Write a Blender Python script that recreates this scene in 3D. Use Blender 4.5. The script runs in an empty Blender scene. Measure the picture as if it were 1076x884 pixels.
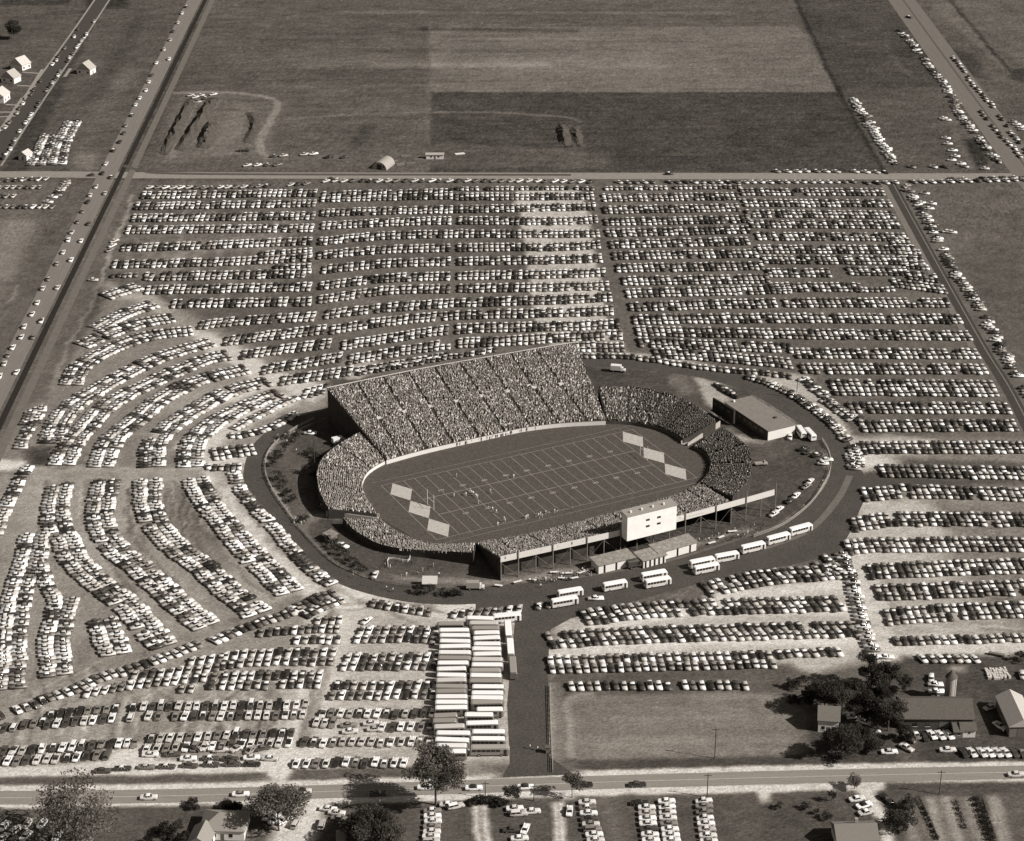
import bpy, bmesh, math, random
import numpy as np
from mathutils import Matrix, Vector
R = math.radians
rng = np.random.default_rng(57)
random.seed(57)
scene = bpy.context.scene
col = scene.collection

# ------------------------------------------------------------------ camera
PW, PH = 1076.0, 884.0
F = 2264.95
CH = 365.8
PIT, ROLL, YAW = 0.434279, -0.000735, 0.01254
_cp, _sp, _cy, _sy = math.cos(PIT), math.sin(PIT), math.cos(YAW), math.sin(YAW)
FWD = np.array([_sy*_cp, _cy*_cp, -_sp])
_r = np.array([_cy, -_sy, 0.0])
_u = np.cross(_r, FWD)
RT = math.cos(ROLL)*_r + math.sin(ROLL)*_u
UP = -math.sin(ROLL)*_r + math.cos(ROLL)*_u
cd = bpy.data.cameras.new('camera')
cam = bpy.data.objects.new('camera', cd)
col.objects.link(cam)
cd.sensor_fit = 'HORIZONTAL'; cd.sensor_width = 36.0; cd.lens = F/PW*36.0
cd.clip_start = 1.0; cd.clip_end = 20000.0
cam.matrix_world = Matrix(((RT[0], UP[0], -FWD[0], 0), (RT[1], UP[1], -FWD[1], 0), (RT[2], UP[2], -FWD[2], CH), (0, 0, 0, 1)))
scene.camera = cam

# ------------------------------------------------------------------ light
SUN_EL, SUN_AZ = R(36), R(-18)          # sun stands to the right and a little towards the camera
S = Vector((math.cos(SUN_AZ)*math.cos(SUN_EL), math.sin(SUN_AZ)*math.cos(SUN_EL), math.sin(SUN_EL)))
ld = bpy.data.lights.new('sun', 'SUN'); ld.energy = 5.0; ld.angle = R(0.5); ld.color = (1.0, 0.972, 0.93)
lo = bpy.data.objects.new('sun', ld); col.objects.link(lo)
lo.rotation_euler = S.to_track_quat('Z', 'Y').to_euler()
w = bpy.data.worlds.new('World'); scene.world = w; w.use_nodes = True
nt = w.node_tree; nt.nodes.clear()
sky = nt.nodes.new('ShaderNodeTexSky'); sky.sky_type = 'NISHITA'; sky.sun_disc = False
sky.sun_elevation = SUN_EL; sky.sun_rotation = R(90) - SUN_AZ
bw = nt.nodes.new('ShaderNodeRGBToBW')
tn = nt.nodes.new('ShaderNodeMix'); tn.data_type = 'RGBA'; tn.blend_type = 'MULTIPLY'
tn.inputs[0].default_value = 1.0; tn.inputs[7].default_value = (1.04, 0.97, 0.90, 1)
bg = nt.nodes.new('ShaderNodeBackground'); bg.inputs[1].default_value = 0.05
wo = nt.nodes.new('ShaderNodeOutputWorld')
L = nt.links.new
L(sky.outputs[0], bw.inputs[0]); L(bw.outputs[0], tn.inputs[6]); L(tn.outputs[2], bg.inputs[0]); L(bg.outputs[0], wo.inputs[0])
vs = scene.view_settings
vs.view_transform = 'Standard'; vs.look = 'None'; vs.exposure = 0.25; vs.gamma = 1.0; vs.use_curve_mapping = False
KEXP = 1.22     # how bright a white level sheet comes out, used to turn film tones into albedos

# ------------------------------------------------------------------ helpers
def G(x, y, z=0.0):
    """point of the level z that is seen at pixel x, y of the 1076 x 884 photograph"""
    d = FWD + RT*(x-PW/2)/F - UP*(y-PH/2)/F
    t = (z-CH)/d[2]
    return np.array([d[0]*t, d[1]*t, z])
def PX(X, Y, Z=0.0):
    dx, dy, dz = X, Y, Z-CH
    zz = dx*FWD[0]+dy*FWD[1]+dz*FWD[2]
    return PW/2+F*(dx*RT[0]+dy*RT[1]+dz*RT[2])/zz, PH/2-F*(dx*UP[0]+dy*UP[1]+dz*UP[2])/zz
FCX, FCY, FA = 19.70, 732.97, 0.461091
FE = np.array([math.cos(FA), math.sin(FA)]); FN = np.array([-math.sin(FA), math.cos(FA)])
def W(u, v, z=0.0):
    q = np.array([FCX, FCY]) + u*FE + v*FN
    return np.array([q[0], q[1], z])
def UV(p):
    q = np.array(p[:2]) - np.array([FCX, FCY]); return float(q@FE), float(q@FN)
def lin(v):
    v = v/255.0
    return v/12.92 if v <= 0.04045 else ((v+0.055)/1.055)**2.4
def alb(v):                     # film tone of a sunlit level surface -> albedo
    return min(lin(v)/KEXP, 0.85)
def tint(a):                    # the warm cast of the old print
    t = max(0.0, 1.0-a)
    return (min(a*(1+.08*t), 1), a*(1-.05*t), a*(1-.19*t))
MATS = {}
def mat(name, a, rough=0.8, spec=0.3, noise=0.0, scale=1.0, objcol=False, attr=None, metal=0.0, coat=0.0, stretch=None, grain=0.0):
    m = bpy.data.materials.new(name); m.use_nodes = True
    n = m.node_tree; b = n.nodes['Principled BSDF']
    b.inputs['Roughness'].default_value = rough
    b.inputs['Specular IOR Level'].default_value = spec
    b.inputs['Metallic'].default_value = metal
    b.inputs['Coat Weight'].default_value = coat
    if objcol:
        o = n.nodes.new('ShaderNodeObjectInfo'); src = o.outputs['Color']
    elif attr:
        o = n.nodes.new('ShaderNodeAttribute'); o.attribute_name = attr; src = o.outputs['Color']
    else:
        o = n.nodes.new('ShaderNodeRGB'); o.outputs[0].default_value = (*tint(a), 1); src = o.outputs[0]
    if noise:
        tc = n.nodes.new('ShaderNodeTexCoord'); out = tc.outputs['Object']
        if stretch:
            mp = n.nodes.new('ShaderNodeMapping'); mp.inputs['Scale'].default_value = stretch
            n.links.new(out, mp.inputs[0]); out = mp.outputs[0]
        no = n.nodes.new('ShaderNodeTexNoise'); no.inputs['Scale'].default_value = scale; no.inputs['Detail'].default_value = 5
        no.inputs['Roughness'].default_value = 0.85 if grain else 0.7
        n.links.new(out, no.inputs['Vector'])
        mr = n.nodes.new('ShaderNodeMapRange'); mr.inputs[1].default_value = .3; mr.inputs[2].default_value = .7
        mr.inputs[3].default_value = 1-noise; mr.inputs[4].default_value = 1+noise
        n.links.new(no.outputs[0], mr.inputs[0])
        fac = mr.outputs[0]
        if grain:
            g2 = n.nodes.new('ShaderNodeTexNoise'); g2.inputs['Scale'].default_value = 1.3; g2.inputs['Detail'].default_value = 3; g2.inputs['Roughness'].default_value = .9
            n.links.new(tc.outputs['Object'], g2.inputs['Vector'])
            r2_ = n.nodes.new('ShaderNodeMapRange'); r2_.inputs[1].default_value = .28; r2_.inputs[2].default_value = .72; r2_.inputs[3].default_value = 1-grain; r2_.inputs[4].default_value = 1+grain
            n.links.new(g2.outputs[0], r2_.inputs[0])
            mm = n.nodes.new('ShaderNodeMath'); mm.operation = 'MULTIPLY'; n.links.new(fac, mm.inputs[0]); n.links.new(r2_.outputs[0], mm.inputs[1]); fac = mm.outputs[0]
        vm = n.nodes.new('ShaderNodeVectorMath'); vm.operation = 'SCALE'
        n.links.new(src, vm.inputs[0]); n.links.new(fac, vm.inputs['Scale']); src = vm.outputs[0]
    n.links.new(src, b.inputs['Base Color'])
    MATS[name] = m
    return m
def tag(o, label=None, cat=None, group=None, kind=None):
    if label: o['label'] = label
    if cat: o['category'] = cat
    if group: o['group'] = group
    if kind: o['kind'] = kind
    return o
def empty(name, loc, rz=0.0):
    o = bpy.data.objects.new(name, None); o.location = loc; o.rotation_euler = (0, 0, rz)
    o.empty_display_size = .5
    col.objects.link(o); return o
class MB:
    """collects boxes, tubes, prisms, quads; build() links them as one mesh object"""
    def __init__(s): s.v = []; s.f = []; s.mi = []
    def add(s, vs, fs, mi=0):
        n = len(s.v); s.v += [tuple(map(float, v)) for v in vs]; s.f += [tuple(i+n for i in f) for f in fs]; s.mi += [mi]*len(fs); return s
    def box(s, x0, x1, y0, y1, z0, z1, mi=0, tx=0.0, ty=0.0, M=None):
        v = [(x0,y0,z0),(x1,y0,z0),(x1,y1,z0),(x0,y1,z0),(x0+tx,y0+ty,z1),(x1-tx,y0+ty,z1),(x1-tx,y1-ty,z1),(x0+tx,y1-ty,z1)]
        if M is not None: v = [tuple(M @ Vector(p)) for p in v]
        return s.add(v, [(3,2,1,0),(4,5,6,7),(0,1,5,4),(1,2,6,5),(2,3,7,6),(3,0,4,7)], mi)
    def prism(s, pts, z0, z1, mi=0):
        n = len(pts)
        v = [(p[0], p[1], z0) for p in pts] + [(p[0], p[1], z1) for p in pts]
        f = [tuple(range(n))[::-1], tuple(range(n, 2*n))] + [(i, (i+1) % n, n+(i+1) % n, n+i) for i in range(n)]
        return s.add(v, f, mi)
    def tube(s, p0, p1, r0, r1=None, n=6, mi=0, cap=True):
        r1 = r0 if r1 is None else r1
        p0, p1 = Vector(p0), Vector(p1); d = (p1-p0)
        if d.length < 1e-6: return s
        q = d.normalized().to_track_quat('Z', 'Y')
        v = [tuple(p+q @ Vector((r*math.cos(2*math.pi*i/n), r*math.sin(2*math.pi*i/n), 0))) for p, r in ((p0, r0), (p1, r1)) for i in range(n)]
        f = [(i, (i+1) % n, n+(i+1) % n, n+i) for i in range(n)]
        if cap: f += [tuple(range(n))[::-1], tuple(range(n, 2*n))]
        return s.add(v, f, mi)
    def loft(s, rings, mi=0, caps=True, closed=True):
        n = len(rings[0]); v = [p for r in rings for p in r]; f = []
        for k in range(len(rings)-1):
            for i in range(n if closed else n-1):
                a = k*n+i; b = k*n+(i+1) % n; f.append((a, b, b+n, a+n))
        if caps: f += [tuple(range(n))[::-1], tuple(range((len(rings)-1)*n, len(rings)*n))]
        return s.add(v, f, mi)
    def mesh(s, name, mats):
        me = bpy.data.meshes.new(name); me.from_pydata(s.v, [], s.f)
        for m in (mats if isinstance(mats, (list, tuple)) else [mats]): me.materials.append(m)
        if any(s.mi): me.polygons.foreach_set('material_index', s.mi)
        me.update(); return me
    def build(s, name, mats, parent=None):
        o = bpy.data.objects.new(name, s.mesh(name, mats)); col.objects.link(o)
        if parent is not None: o.parent = parent
        return o
def objm(name, me, parent=None, color=None):
    o = bpy.data.objects.new(name, me); col.objects.link(o)
    if parent is not None: o.parent = parent
    if color is not None: o.color = (*color, 1)
    return o
def copy_tree(o, parent=None):
    c = o.copy(); col.objects.link(c); c.parent = parent
    for ch in o.children: copy_tree(ch, c)
    return c
def smooth(pts, n=6, closed=False):
    P = [np.array(p, float) for p in pts]; N = len(P); out = []
    rngi = range(N) if closed else range(N-1)
    for i in rngi:
        if closed: a, b, c, d = P[i-1], P[i], P[(i+1) % N], P[(i+2) % N]
        else: a, b, c, d = P[max(i-1, 0)], P[i], P[i+1], P[min(i+2, N-1)]
        for k in range(n):
            t = k/n
            out.append(.5*((2*b)+(-a+c)*t+(2*a-5*b+4*c-d)*t*t+(-a+3*b-3*c+d)*t**3))
    if not closed: out.append(P[-1])
    return out
def gp(pts, z=0.0): return [G(x, y, z) for x, y in pts]
def ribbon(line, width, z, wn=None):
    """flat strip along a world polyline"""
    P = np.array([p[:2] for p in line], float); T = np.gradient(P, axis=0); T /= np.linalg.norm(T, axis=1)[:, None]
    Nn = np.stack([-T[:, 1], T[:, 0]], 1); ww = width if wn is None else np.array(wn)[:, None]
    a = P-Nn*ww/2; b = P+Nn*ww/2
    v = [(x, y, z) for x, y in a]+[(x, y, z) for x, y in b]; n = len(P)
    return v, [(i, i+1, n+i+1, n+i) for i in range(n-1)]
def sheet(name, poly, z, m, kind='structure'):
    me = bpy.data.meshes.new(name)
    bm = bmesh.new(); vs_ = [bm.verts.new((p[0], p[1], z)) for p in poly]
    f = bm.faces.new(vs_); f.normal_update()
    if f.normal.z < 0: f.normal_flip()
    bmesh.ops.triangulate(bm, faces=bm.faces[:]); bm.to_mesh(me); bm.free(); me.materials.append(m)
    o = objm(name, me)
    if kind: o['kind'] = kind
    return o

# value noise on arrays
def vnoise(X, Y, s, seed):
    r = np.random.default_rng(seed).random((256, 256))
    x, y = X/s+1000.37, Y/s+1000.11
    xi, yi = np.floor(x).astype(int), np.floor(y).astype(int)
    fx, fy = x-xi, y-yi; fx = fx*fx*(3-2*fx); fy = fy*fy*(3-2*fy)
    g = lambda a, b: r[a % 256, b % 256]
    return (g(xi, yi)*(1-fx)+g(xi+1, yi)*fx)*(1-fy)+(g(xi, yi+1)*(1-fx)+g(xi+1, yi+1)*fx)*fy

# ------------------------------------------------------------------ ground: one sheet with the fields and worn dirt in its own colour
CELL = 1.3
gx = np.arange(-400, 445, .85); gy = np.concatenate([np.arange(470, 495, 1.3), np.arange(495, 640, .5), np.arange(640, 880, .9), np.arange(880, 1560, 1.6)])
GX, GY = np.meshgrid(gx, gy); TONE = np.full(GX.shape, 92.0)
WK = np.where(GY > 1096, .55, np.clip(.3+(GY-560)/160, .3, 1))
WX = GX+WK*((vnoise(GX, GY, 9, 1)-.5)*2.6+(vnoise(GX, GY, 3, 2)-.5)*1.6+(vnoise(GX, GY, 1.1, 22)-.5)*1.3)
WY = GY+WK*((vnoise(GX, GY, 9, 3)-.5)*2.6+(vnoise(GX, GY, 3, 4)-.5)*1.6+(vnoise(GX, GY, 1.1, 24)-.5)*1.3)
def paint_poly(px, tone, soft=1.5, op=1.0, world=False, add=False):
    P = np.array([p[:2] for p in (px if world else gp(px))], float)
    lo_, hi = P.min(0)-soft*3, P.max(0)+soft*3
    ix = np.where((gx > lo_[0]) & (gx < hi[0]))[0]; iy = np.where((gy > lo_[1]) & (gy < hi[1]))[0]
    if len(ix) == 0 or len(iy) == 0: return
    sl = (slice(iy[0], iy[-1]+1), slice(ix[0], ix[-1]+1)); x, y = WX[sl], WY[sl]
    ins = np.zeros(x.shape, bool); dist = np.full(x.shape, 1e9)
    for i in range(len(P)):
        a, b = P[i-1], P[i]
        c = ((a[1] > y) != (b[1] > y)) & (x < (b[0]-a[0])*(y-a[1])/((b[1]-a[1]) or 1e-9)+a[0]); ins ^= c
        d = b-a; L2 = max(d@d, 1e-9); t = np.clip(((x-a[0])*d[0]+(y-a[1])*d[1])/L2, 0, 1)
        dist = np.minimum(dist, np.hypot(x-a[0]-t*d[0], y-a[1]-t*d[1]))
    sd = np.where(ins, dist, -dist); m = np.clip(.5+sd/(2*soft), 0, 1)*op
    if add: TONE[sl] += m*tone
    else: TONE[sl] = TONE[sl]*(1-m)+tone*m
def paint_line(px, width, tone, soft=1.0, op=1.0, world=False, add=False, sm=True):
    P = [p[:2] for p in (px if world else gp(px))]
    if sm and len(P) > 2: P = smooth(P, 5)
    P = np.array(P, float); m_ = width/2+soft*2
    for i in range(len(P)-1):
        pass
    lo_, hi = P.min(0)-m_, P.max(0)+m_
    ix = np.where((gx > lo_[0]) & (gx < hi[0]))[0]; iy = np.where((gy > lo_[1]) & (gy < hi[1]))[0]
    if len(ix) == 0 or len(iy) == 0: return
    sl = (slice(iy[0], iy[-1]+1), slice(ix[0], ix[-1]+1)); x, y = WX[sl], WY[sl]; dist = np.full(x.shape, 1e9)
    for i in range(len(P)-1):
        a, b = P[i], P[i+1]; d = b-a; L2 = max(d@d, 1e-9); t = np.clip(((x-a[0])*d[0]+(y-a[1])*d[1])/L2, 0, 1)
        dist = np.minimum(dist, np.hypot(x-a[0]-t*d[0], y-a[1]-t*d[1]))
    m = np.clip(.5+(width/2-dist)/(2*soft), 0, 1)*op
    if add: TONE[sl] += m*tone
    else: TONE[sl] = TONE[sl]*(1-m)+tone*m
PP, PL = paint_poly, paint_line
# far fields
PP([(-80,-20),(215,-20),(150,180),(-80,180)], 88, 2)
PP([(225,-20),(452,-20),(452,178),(150,178)], 92, 2)
PP([(452,-20),(826,-20),(840,28),(452,28)], 92, 2)
PP([(452,28),(840,28),(882,97),(452,97)], 112, 1.2)
PP([(452,97),(882,97),(926,181),(452,181)], 72, 1.2)
PP([(828,-20),(920,-20),(1000,92),(882,97)], 74, 2)
PP([(884,92),(985,92),(1042,180),(930,180)], 86, 1.5)
PP([(960,192),(1300,192),(1400,560),(1120,470)], 86, 1.5)
PP([(985,-20),(1300,-20),(1400,180),(1085,170)], 90, 1.5)
PP([(978,6),(1000,2),(1076,85),(1062,80)], 104, 1.5)
PP([(1004,0),(1090,-10),(1090,80),(1040,45)], 100, 2)
PL([(998,0),(1030,38),(1066,80)], 3, 66, 1); PP([(1062,72),(1090,72),(1090,88),(1062,84)], 64, 2)
PP([(1000,52),(1022,56),(1036,84),(1018,80)], 70, 3)
PP([(1010,146),(1024,146),(1040,172),(1026,176)], 56, 1.5)
PL([(1000,120),(1008,150),(1020,176)], 5, 108, 2, .7)
PL([(930,35),(938,60),(960,82)], 3, 96, 1.5, .7)
PL([(834,-5),(882,97),(930,182)], 3, 52, 1)
PP([(860,0),(930,0),(965,40),(880,70)], 78, 6, .6)
# streaks of the harvest
for i in range(26):
    y = 4+rng.random()*90; x0 = 230+rng.random()*300; x1 = x0+100+rng.random()*350
    PL([(x0, y), (min(x1, 835), y+rng.normal()*2)], 4+rng.random()*6, rng.normal()*9, 3, 1, add=True)
for i in range(26):
    y = 190+rng.random()*200; PL([(1000, y), (1100, y+4)], 5, rng.normal()*4, 4, 1, add=True)
# the dug-over yard at the upper left of the crossing
PP([(186,98),(275,98),(298,112),(280,165),(165,170)], 102, 4)
for a, b, wd, t in [((200,104),(172,162),3,52),((222,104),(186,158),4.5,44),((208,104),(178,160),3,120),((228,106),(196,150),3.5,122),((220,128),(212,155),6,44),((214,128),(206,155),3,124),((216,125),(232,130),5,118),((250,120),(238,150),12,116),((205,150),(235,160),14,114),((184,150),(180,165),6,120),((262,118),(250,108),8,110)]:
    PL([a, b], wd, t, 1.1, .85)
PL([(176,98),(240,97),(285,104),(291,115),(273,148),(280,167)], 4.5, 136, 1.0, .9)
PL([(452,20),(450,100),(450,178)], 2.5, 108, 1, .5)
PL([(300,126),(380,120),(500,118),(590,123),(608,128)], 3.5, 112, 1.2, .8)
PL([(290,160),(370,156),(500,158),(580,158),(612,155)], 5, 96, 3, .6)
PL([(589,131),(595,154)], 3.5, 34, .8)
for k_ in range(4): PL([(595+k_*4,132),(601+k_*4,154)], 1.6, 96 if k_ % 2 else 56, .6)
PL([(388,130),(372,158)], 6, 70, 3, .7)
PP([(300,160),(452,150),(640,160),(640,178),(200,176)], 98, 4, .6)
PL([(176,98),(150,160)], 3, 64, 1.2); PL([(200,20),(150,165)], 10, 78, 4, .6)
# upper left blocks
PL([(16,178),(95,15),(108,-12)], 12, 70, 1.5)
PL([(150,10),(100,110),(84,165)], 10, 74, 4, .7); PL([(140,75),(100,120),(84,170)], 12, 108, 5, .6)
PP([(0,230),(40,232),(22,296),(-20,300)], 112, 4); PP([(-20,300),(22,296),(0,345),(-20,360)], 100, 3)
PL([(20,300),(8,318)], 1.5, 160, .6)
PP([(78,160),(104,160),(100,178),(78,178)], 125, 3, .8)
PP([(60,190),(100,190),(20,430),(-40,520),(-40,420)], 84, 4, .7)
PP([(0,0),(76,0),(70,5),(0,6)], 62, 2); PP([(90,0),(135,0),(135,10),(92,8)], 58, 2)
# verge east of the highway
PP([(135,196),(152,196),(122,270),(112,300),(70,400),(45,470),(8,470),(80,300)], 86, 2)
PL([(140,205),(118,262),(100,310),(70,372),(52,420)], 2.2, 150, .8, .8)
PL([(130,200),(100,262),(50,372),(22,430)], 14, 96, 4, .6)
PL([(108,300),(88,345),(66,400),(52,440)], 4, 62, 2, .7)
# parking ground
PP([(150,196),(332,196),(332,345),(250,350),(150,305),(118,300)], 88, 3)
PP([(150,255),(205,252),(300,247),(300,262),(120,268)], 104, 4, .8)
PP([(120,275),(200,262),(210,282),(120,290)], 108, 4, .7)
for i in range(16):
    x = 150+i*11; PL([(x, 210+rng.random()*30), (x-14, 270+rng.random()*50)], 3, 10+rng.random()*12, 2, 1, add=True)
PP([(338,196),(635,196),(662,372),(400,400),(345,345)], 88, 3); PP([(338,280),(480,275),(560,300),(570,372),(400,400),(345,345)], 100, 5, .8)
PP([(541,200),(612,200),(640,345),(566,350)], 156, 1.5)
PP([(566,345),(650,345),(660,378),(580,372)], 140, 2)
PP([(638,196),(930,196),(1060,420),(1076,470),(900,440),(840,390),(690,375)], 92, 3)
PP([(820,388),(900,388),(1076,430),(1200,560),(1200,470),(1076,440)], 90, 3)
PP([(910,460),(1200,460),(1300,690),(950,690),(900,560)], 112, 4)
PP([(905,480),(1200,492),(1200,510),(905,512)], 76, 2)
for x0, y0, x1, y1 in [(905,468,965,468),(900,485,930,485),(925,535,960,535),(912,530,935,545),(895,558,975,560),(905,588,945,587)]:
    PL([(x0, y0), (x1, y1)], 14, 158, 3, .9)
PP([(908,530),(945,528),(965,560),(900,560)], 150, 3, .8)
PP([(890,580),(915,580),(950,690),(918,690)], 165, 1.5)
PP([(905,560),(990,575),(1060,690),(945,690)], 150, 6, .85)
PL([(930,687),(1000,684),(1090,681)], 12, 168, 2); PL([(950,655),(1010,655),(1060,654)], 10, 140, 4, .8)
PP([(950,690),(1300,684),(1300,800),(600,800),(860,760)], 70, 2)
# left arcs
PP([(112,310),(160,310),(345,400),(345,430),(262,470),(250,495),(-60,495),(-10,470),(60,400)], 113, 3)
PP([(240,380),(330,400),(345,420),(262,465),(240,495),(200,495),(220,440),(160,430)], 132, 8, .7)
PL([(170,455),(210,428),(260,412),(285,405)], 8, 168, 2, .9); PL([(195,470),(225,448),(262,428),(305,418)], 9, 172, 2, .9)
PL([(208,480),(228,462),(262,440),(300,425)], 8, 168, 2, .9)
PL([(223,484),(250,484)], 9, 168, 2, .9)
PL([(112,300),(150,312),(200,345),(240,370),(290,398),(330,416)], 8, 128, 3, .9)
PP([(200,345),(225,350),(300,392),(345,408),(330,422),(265,398),(215,368)], 165, 2)
PL([(120,310),(150,313),(168,325)], 8, 150, 4, .8); PP([(372,385),(392,380),(378,405),(355,408)], 150, 2)
PP([(360,378),(395,372),(395,392),(355,400)], 140, 3, .8)
PL([(-30,488),(50,492),(120,496),(262,494)], 8, 138, 2)
PP([(-20,482),(30,484),(30,494),(-20,494)], 170, 2)
PP([(30,470),(55,470),(52,490),(30,490)], 58, 2); PP([(92,490),(60,492),(60,478),(80,474)], 80, 3, .6)
# lower left arcs
PP([(-60,496),(262,496),(350,615),(-60,760)], 121, 3)
for pts in [[(45,505),(35,560),(20,620)],[(92,505),(88,550),(110,590),(150,640),(195,690)],[(136,505),(130,550),(160,595),(200,640),(240,680)],[(182,505),(200,545),(235,590),(280,630)]]:
    PL(pts, 12, 140, 4, .7); PL(pts, 1.6, 150, .8, .5)
    PL([(p[0]+4, p[1]) for p in pts], 1.6, 88, .8, .6)
PP([(180,505),(196,520),(230,570),(240,600),(205,585),(180,550)], 92, 3, .8); PP([(212,568),(232,580),(240,595),(220,590)], 132, 3, .8)
PL([(226,500),(245,540),(280,580),(330,625)], 9, 166, 2); PP([(225,495),(246,495),(250,510),(232,515)], 140, 2)
PL([(140,560),(138,620),(90,680),(84,720)], 6, 98, 3, .5)
# lower left rows
PP([(-60,760),(350,620),(345,700),(300,815),(-60,830)], 128, 3)
PP([(-60,715),(-10,700),(60,700),(60,725),(-60,765)], 118, 3)
for i in range(70):
    a_r = 60+rng.random()*270; PL([(a_r, 505+rng.random()*20), (a_r-6+rng.normal()*3, 540+rng.random()*30)], .9, rng.choice([-22, 20]), .5, 1, add=True)
    x = rng.random()*300; y = 712+rng.random()*70; PL([(x, y), (x+rng.normal()*30+6, y-14-rng.random()*18)], .8, rng.choice([-24, 22]), .5, 1, add=True)
    x = 365+rng.random()*90; y = 650+rng.random()*140; PL([(x, y), (x+12+rng.normal()*18, y-6-rng.random()*12)], .8, rng.choice([-26, 16]), .5, 1, add=True)
    x = 590+rng.random()*320; y = 610+rng.random()*85; PL([(x, y), (x+20+rng.normal()*10, y-3+rng.normal()*2)], .9, rng.choice([-22, 14]), .6, 1, add=True)
    x = 930+rng.random()*140; y = 480+rng.random()*200; PL([(x, y), (x+26+rng.normal()*10, y+rng.normal()*3)], .9, rng.choice([-18, 16]), .6, 1, add=True)
    x = 180+rng.random()*620; y = 10+rng.random()*165; PL([(x, y), (x+50+rng.random()*90, y+rng.normal()*1.5)], 1.4, rng.choice([-9, 9]), 1.2, 1, add=True)
for i in range(34):
    x = 20+i*9.5; y0 = 735+rng.normal()*3
    PL([(x, y0), (x-9, y0+42)], 1.3, rng.normal()*16, .8, 1, add=True)
    PL([(x+60, 720), (x+52, 700+rng.random()*60)], 1.3, rng.normal()*14, .8, 1, add=True)
PP([(-60,805),(60,805),(110,800),(300,800),(300,812),(60,816),(-60,818)], 182, 1.5)
PP([(115,790),(150,783),(170,795),(150,803),(110,803)], 178, 2)
PP([(352,625),(545,645),(545,800),(310,815),(300,790)], 148, 3)
PL([(352,640),(335,720),(318,790),(308,825)], 17, 164, 3)
for o_ in (-5, -2, 2, 5): PL([(352+o_,640),(335+o_,720),(318+o_,790)], 1.4, 112+o_*3, .8, .7)
PP([(345,600),(470,628),(550,640),(545,655),(460,652),(360,640)], 172, 3)
for i in range(9): PL([(350+rng.random()*60, 612+rng.random()*30), (390+rng.random()*80, 632+rng.random()*25)], 1.4, 105, 1, .6)
PP([(275,790),(330,785),(330,815),(275,815)], 182, 2)
PP([(308,808),(496,806),(480,816),(300,822)], 84, 1)
PP([(-60,818),(150,815),(280,811),(282,818),(150,824),(-60,830)], 84, 1)
for i in range(3): PL([(380,710+i*30),(455,709+i*30)], 5, 158, 2, .6)
# lower right block
PP([(580,650),(700,640),(900,600),(925,690),(840,712),(580,712)], 150, 3)
PL([(625,658),(680,648),(760,640),(900,640)], 8, 176, 2.5); PL([(585,688),(680,676),(800,670),(900,672)], 9, 176, 2.5)
PL([(760,628),(840,618),(885,615)], 9, 170, 2.5)
PP([(580,700),(830,698),(860,712),(860,735),(580,735)], 84, 2)
PP([(597,730),(805,727),(850,745),(848,790),(830,797),(606,802),(595,790)], 107, 1.2)
for i in range(12): PL([(600, 735+i*5.2), (830, 733+i*5.0)], 2.2, rng.normal()*4, 1.5, 1, add=True)
PL([(600,795),(596,740),(603,731),(620,728)], 2.5, 142, 1, .6); PL([(820,740),(840,760),(846,790)], 3, 96, 1, .6)
PP([(606,800),(850,793),(1076,790),(1076,806),(850,805),(606,810)], 66, 1)
PL([(578,720),(580,812)], 3, 128, 1, .8); PL([(586,720),(590,810)], 1.6, 120, .8, .6)
PP([(1000,700),(1015,700),(1015,706),(1000,706)], 150, 1.5, .8)
PP([(940,780),(960,780),(960,806),(948,806)], 88, 2)
# main road shoulders
PL([(-60,828.5),(0,828.8),(150,827.5),(300,824),(455,820),(600,813.5),(860,806.5),(1076,803),(1300,799)], 3.4, 178, .8)
PL([(-60,847.5),(0,848),(150,847),(300,843.5),(455,838.5),(600,832.5),(860,827),(1076,821.5),(1300,816)], 4.2, 176, .8)
PP([(-60,850),(300,846),(600,840),(1076,828),(1400,820),(1400,950),(-60,950)], 78, 1)
PP([(520,642),(540,640),(498,806),(540,816),(500,820),(485,812)], 150, 2, .6)
PP([(540,803),(600,803),(612,812),(520,817)], 88, 1.5)
PL([(318,838),(316,860),(305,890)], 13, 184, 2); PP([(285,840),(345,838),(335,852),(295,852)], 182, 2)
for xo in (0, 9): PL([(500+xo,848),(503+xo,890)], 2.0, 168, .8)
for xo in (0, 6): PL([(583+xo,845),(586+xo,890)], 1.8, 166, .8)
PP([(588,835),(605,832),(604,840),(590,842)], 170, 1.5)
PL([(632,842),(645,865),(650,890)], 6, 100, 2, .8)
PL([(802,830),(804,850)], 3.2, 178, 1); PP([(794,828),(812,828),(807,836),(800,836)], 172, 1)
PL([(905,826),(918,840),(927,862),(934,890)], 4, 172, 1); PP([(894,824),(925,822),(918,836),(905,836)], 172, 1.2)
PP([(700,845),(880,840),(900,890),(690,890)], 76, 2)
PP([(945,838),(1100,838),(1110,890),(955,890)], 118, 1.5)
for x0, wd, t in [(965,5,92),(972,2,60),(983,3,88),(988,4,84),(1003,2,58),(1010,5,90),(1024,7,56),(1031,2,70),(1056,9,90),(1070,10,86)]:
    PL([(x0,840),(x0+14,890)], wd, t, .8, .85)
for x0 in (978,996,1018,1044): PL([(x0,840),(x0+13,890)], 4, 140, 1.2, .7)
PP([(930,822),(1090,822),(1090,834),(930,836)], 74, 1)
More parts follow.
